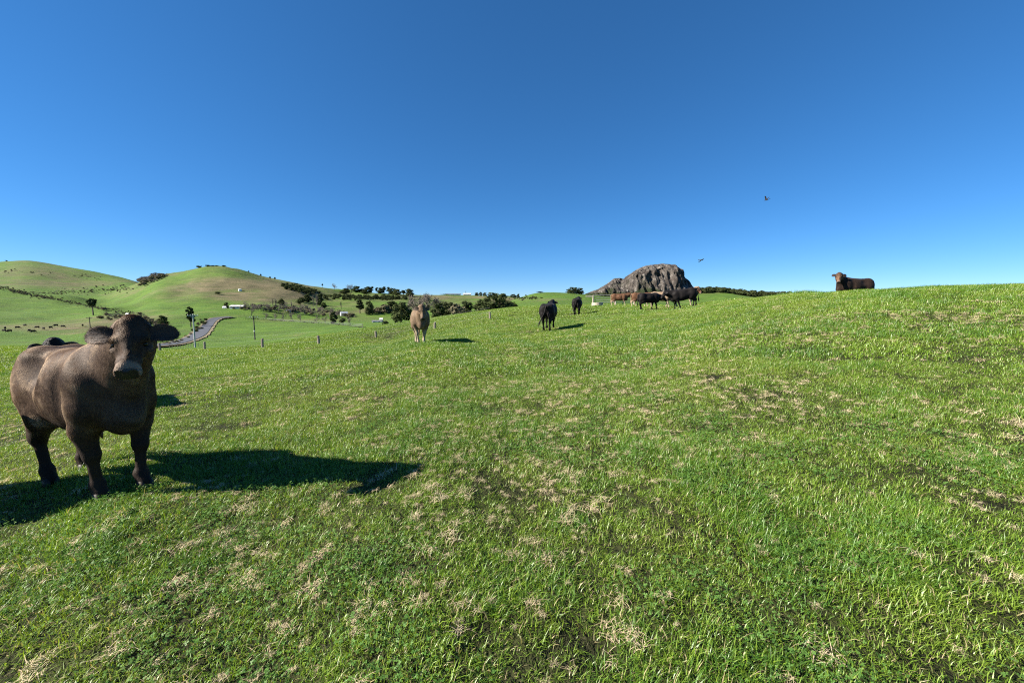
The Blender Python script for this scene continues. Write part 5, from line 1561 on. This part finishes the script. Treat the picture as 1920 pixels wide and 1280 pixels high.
rg = np.random.default_rng(21)
def fan(rmin, rmax, n, half=66.0):
    """n points spread evenly over the ground in front of the camera between two distances"""
    th = np.radians((rg.random(n) * 2 - 1) * half)
    r = np.sqrt(rmin ** 2 + (rmax ** 2 - rmin ** 2) * rg.random(n))
    return r * np.sin(th), r * np.cos(th)

def lie(x, y, lift=0.0):
    """rotation that lays a piece on the slope, with a random turn about the upright"""
    e = 0.15
    zx = (height(x + e, y) - height(x - e, y)) / (2 * e); zy = (height(x, y + e) - height(x, y - e)) / (2 * e)
    n = np.stack([-zx, -zy, np.ones(len(x))], -1); n /= np.linalg.norm(n, axis=1)[:, None]
    c = rg.random(len(x)) * 2 * np.pi
    f = np.stack([np.cos(c), np.sin(c), np.zeros(len(x))], -1); f -= n * (f * n).sum(1)[:, None]; f /= np.linalg.norm(f, axis=1)[:, None]
    l = np.cross(n, f)
    return height(x, y) + lift, np.stack([np.arctan2(l[:, 2], n[:, 2]), np.arcsin(np.clip(-f[:, 2], -1, 1)), np.arctan2(f[:, 1], f[:, 0])], -1)

def lattice(rmin, rmax, step, half=84.0):
    """points on a jittered lattice over the ground in front of the camera between two distances"""
    n = int(rmax / step) + 2
    gx, gy = np.meshgrid(np.arange(-n, n + 1) * step, np.arange(-2, n + 1) * step)
    gx = gx.ravel() + (rg.random(gx.size) - .5) * step * 0.8; gy = gy.ravel() + (rg.random(gy.size) - .5) * step * 0.8
    r = np.hypot(gx, gy); th = np.degrees(np.arctan2(gx, gy))
    k = (r >= rmin) & (r < rmax) & (np.abs(th) < half)
    return gx[k], gy[k]

# pieces 0-3 short grazed turf close by, 4-6 middle distance, 7-8 far paddock, 9-10 rank tufts near and middle, 11 far
turf = []
for s in range(4):
    turf.append(turf_piece('short_turf', M_GRASS, blades(rg, 640, 0.24, 0.022, 0.07, 0.0024, 0.0048, 1.15, 0.9, 0.06, clump=.7), blades(rg, 260, 0.24, 0.03, 0.065, 0.003, 0.0055, 1.5, 0.6, 0.14, clump=.6)))
for s in range(3):
    turf.append(turf_piece('middle_turf', M_GRASS, blades(rg, 640, 0.5, 0.03, 0.085, 0.005, 0.009, 1.1, 0.85, 0.04, clump=.75), blades(rg, 280, 0.5, 0.03, 0.08, 0.005, 0.009, 1.5, 0.5, 0.10)))
for s in range(2):
    turf.append(turf_piece('far_turf', M_GRASS, blades(rg, 700, 1.1, 0.05, 0.11, 0.012, 0.022, 0.9, 0.6, 0.035)))
turf.append(turf_piece('rank_tuft', M_RANK, blades(rg, 240, 0.15, 0.045, 0.115, 0.0028, 0.005, 0.8, 0.6, 0.02, segs=3)))
turf.append(turf_piece('middle_rank', M_RANK, blades(rg, 260, 0.30, 0.06, 0.13, 0.005, 0.009, 0.8, 0.5, 0.02)))
turf.append(turf_piece('far_rank', M_RANK, blades(rg, 300, 0.8, 0.07, 0.15, 0.012, 0.02, 0.8, 0.5, 0.02)))

def rankness(x, y):
    return fbm(x / 0.55, y / 0.55, 61, 3) + 0.55 * fbm(x / 4.0, y / 4.0, 67, 2)
X, Y, I, SZ = [], [], [], []
for (a, b, step, lo, hi, rk_i, rk_step, rk_lim) in ((0.7, 8.5, 0.245, 0, 4, 9, 0.22, 0.20), (8.5, 27, 0.47, 4, 7, 10, 0.42, 0.18), (27, 90, 1.25, 7, 9, 11, 1.2, 0.2)):
    x, y = lattice(a, b, step)
    X.append(x); Y.append(y); I.append(rg.integers(lo, hi, len(x))); SZ.append((0.85 + 0.35 * rg.random(len(x))) * (1 + 0.9 * np.clip(rankness(x, y), -.45, .45)))
    x, y = lattice(a, b, rk_step); rk = rankness(x, y)
    kp = rk > rk_lim + 0.12 * rg.random(len(x))
    x, y, rk = x[kp], y[kp], rk[kp]
    X.append(x); Y.append(y); I.append(np.full(len(x), rk_i)); SZ.append((0.75 + 0.45 * rg.random(len(x))) * (0.85 + 0.7 * (rk - rk_lim)))
cx, cy, _ = at(1520, 552, 18.2)                       # a taller tussock on the crest
X.append(cx + rg.normal(0, .45, 22)); Y.append(cy + rg.normal(0, .5, 22)); I.append(np.full(22, 10)); SZ.append(1.5 + 1.0 * rg.random(22))
X, Y, I, SZ = map(np.concatenate, (X, Y, I, SZ))
keep = (fbm(X / 0.34, Y / 0.34, 83, 2) > -0.37) | (np.hypot(X, Y) > 14)          # hoof marks and worn hollows
X, Y, I, SZ = X[keep], Y[keep], I[keep], SZ[keep]
Z, ROT = lie(X, Y)
make_scatter('grass', turf, np.stack([X, Y, Z], -1), ROT, np.stack([np.clip(SZ, 1.0, 1.3), np.clip(SZ, 1.0, 1.3), SZ], -1), I, 'short green grazed grass covering the paddock', 'grass')

# dead, trampled stalks: pale curled wisps lying on the turf
wisps = []
for s in range(6):
    n = 10 + 7 * s
    wisps.append(turf_piece('dead_wisp', M_DEAD, blades(rg, n, 0.03 + 0.010 * s, 0.04, 0.12, 0.0022, 0.0046, 0.9, 0.8, flat=0.65, segs=4, comb=(0.6 + 0.3 * s)), blades(rg, 6, 0.08, 0.08, 0.19, 0.003, 0.005, 0.5, 0.3, flat=1.1, segs=3)))
big = [turf_piece('dead_mat', M_DEAD, blades(rg, 60, 0.22, 0.05, 0.12, 0.006, 0.011, 0.9, 0.7, flat=0.6, segs=3)) for s in range(2)]
X, Y, I, SZ = [], [], [], []
for (a, b, n, lo, hi, size) in ((0.7, 5, 1900, 0, 6, 0.56), (5, 13, 6000, 0, 6, 0.7), (12, 48, 8000, 6, 8, 0.5)):
    x, y = fan(a, b, n)
    c = fbm(x / 2.2, y / 2.2, 71, 3) + 0.3 * fbm(x / 7, y / 7, 73, 2) + 0.07 * np.clip(x / 8, -1, 1.5)
    kp = rg.random(n) < 0.12 + 0.75 * smooth(-0.25, 0.35, c)
    x, y = x[kp], y[kp]
    X.append(x); Y.append(y); I.append(rg.integers(lo, hi, len(x))); SZ.append(size * (0.5 + 1.1 * rg.random(len(x)) ** 2.2))
X, Y, I, SZ = map(np.concatenate, (X, Y, I, SZ))
Z, ROT = lie(X, Y, 0.03)
make_scatter('dead_grass', wisps + big, np.stack([X, Y, Z], -1), ROT, np.stack([SZ] * 3, -1), I, 'pale dead grass wisps strewn over the green turf', 'dead grass')

# clover among the grass close by
clov = [turf_piece('clover_patch', M_CLOVER, clover_leaves(rg, 42, 0.13)) for s in range(3)]
x, y = fan(0.7, 6.0, 1800)
kp = fbm(x / 0.8, y / 0.8, 91, 3) > 0.1
x, y = x[kp], y[kp]
Z, ROT = lie(x, y, 0.012)
sz = 0.8 + 0.5 * rg.random(len(x))
make_scatter('clover', clov, np.stack([x, y, Z], -1), ROT, np.stack([sz] * 3, -1), rg.integers(0, 3, len(x)), 'small round clover leaves growing low among the near grass', 'clover')
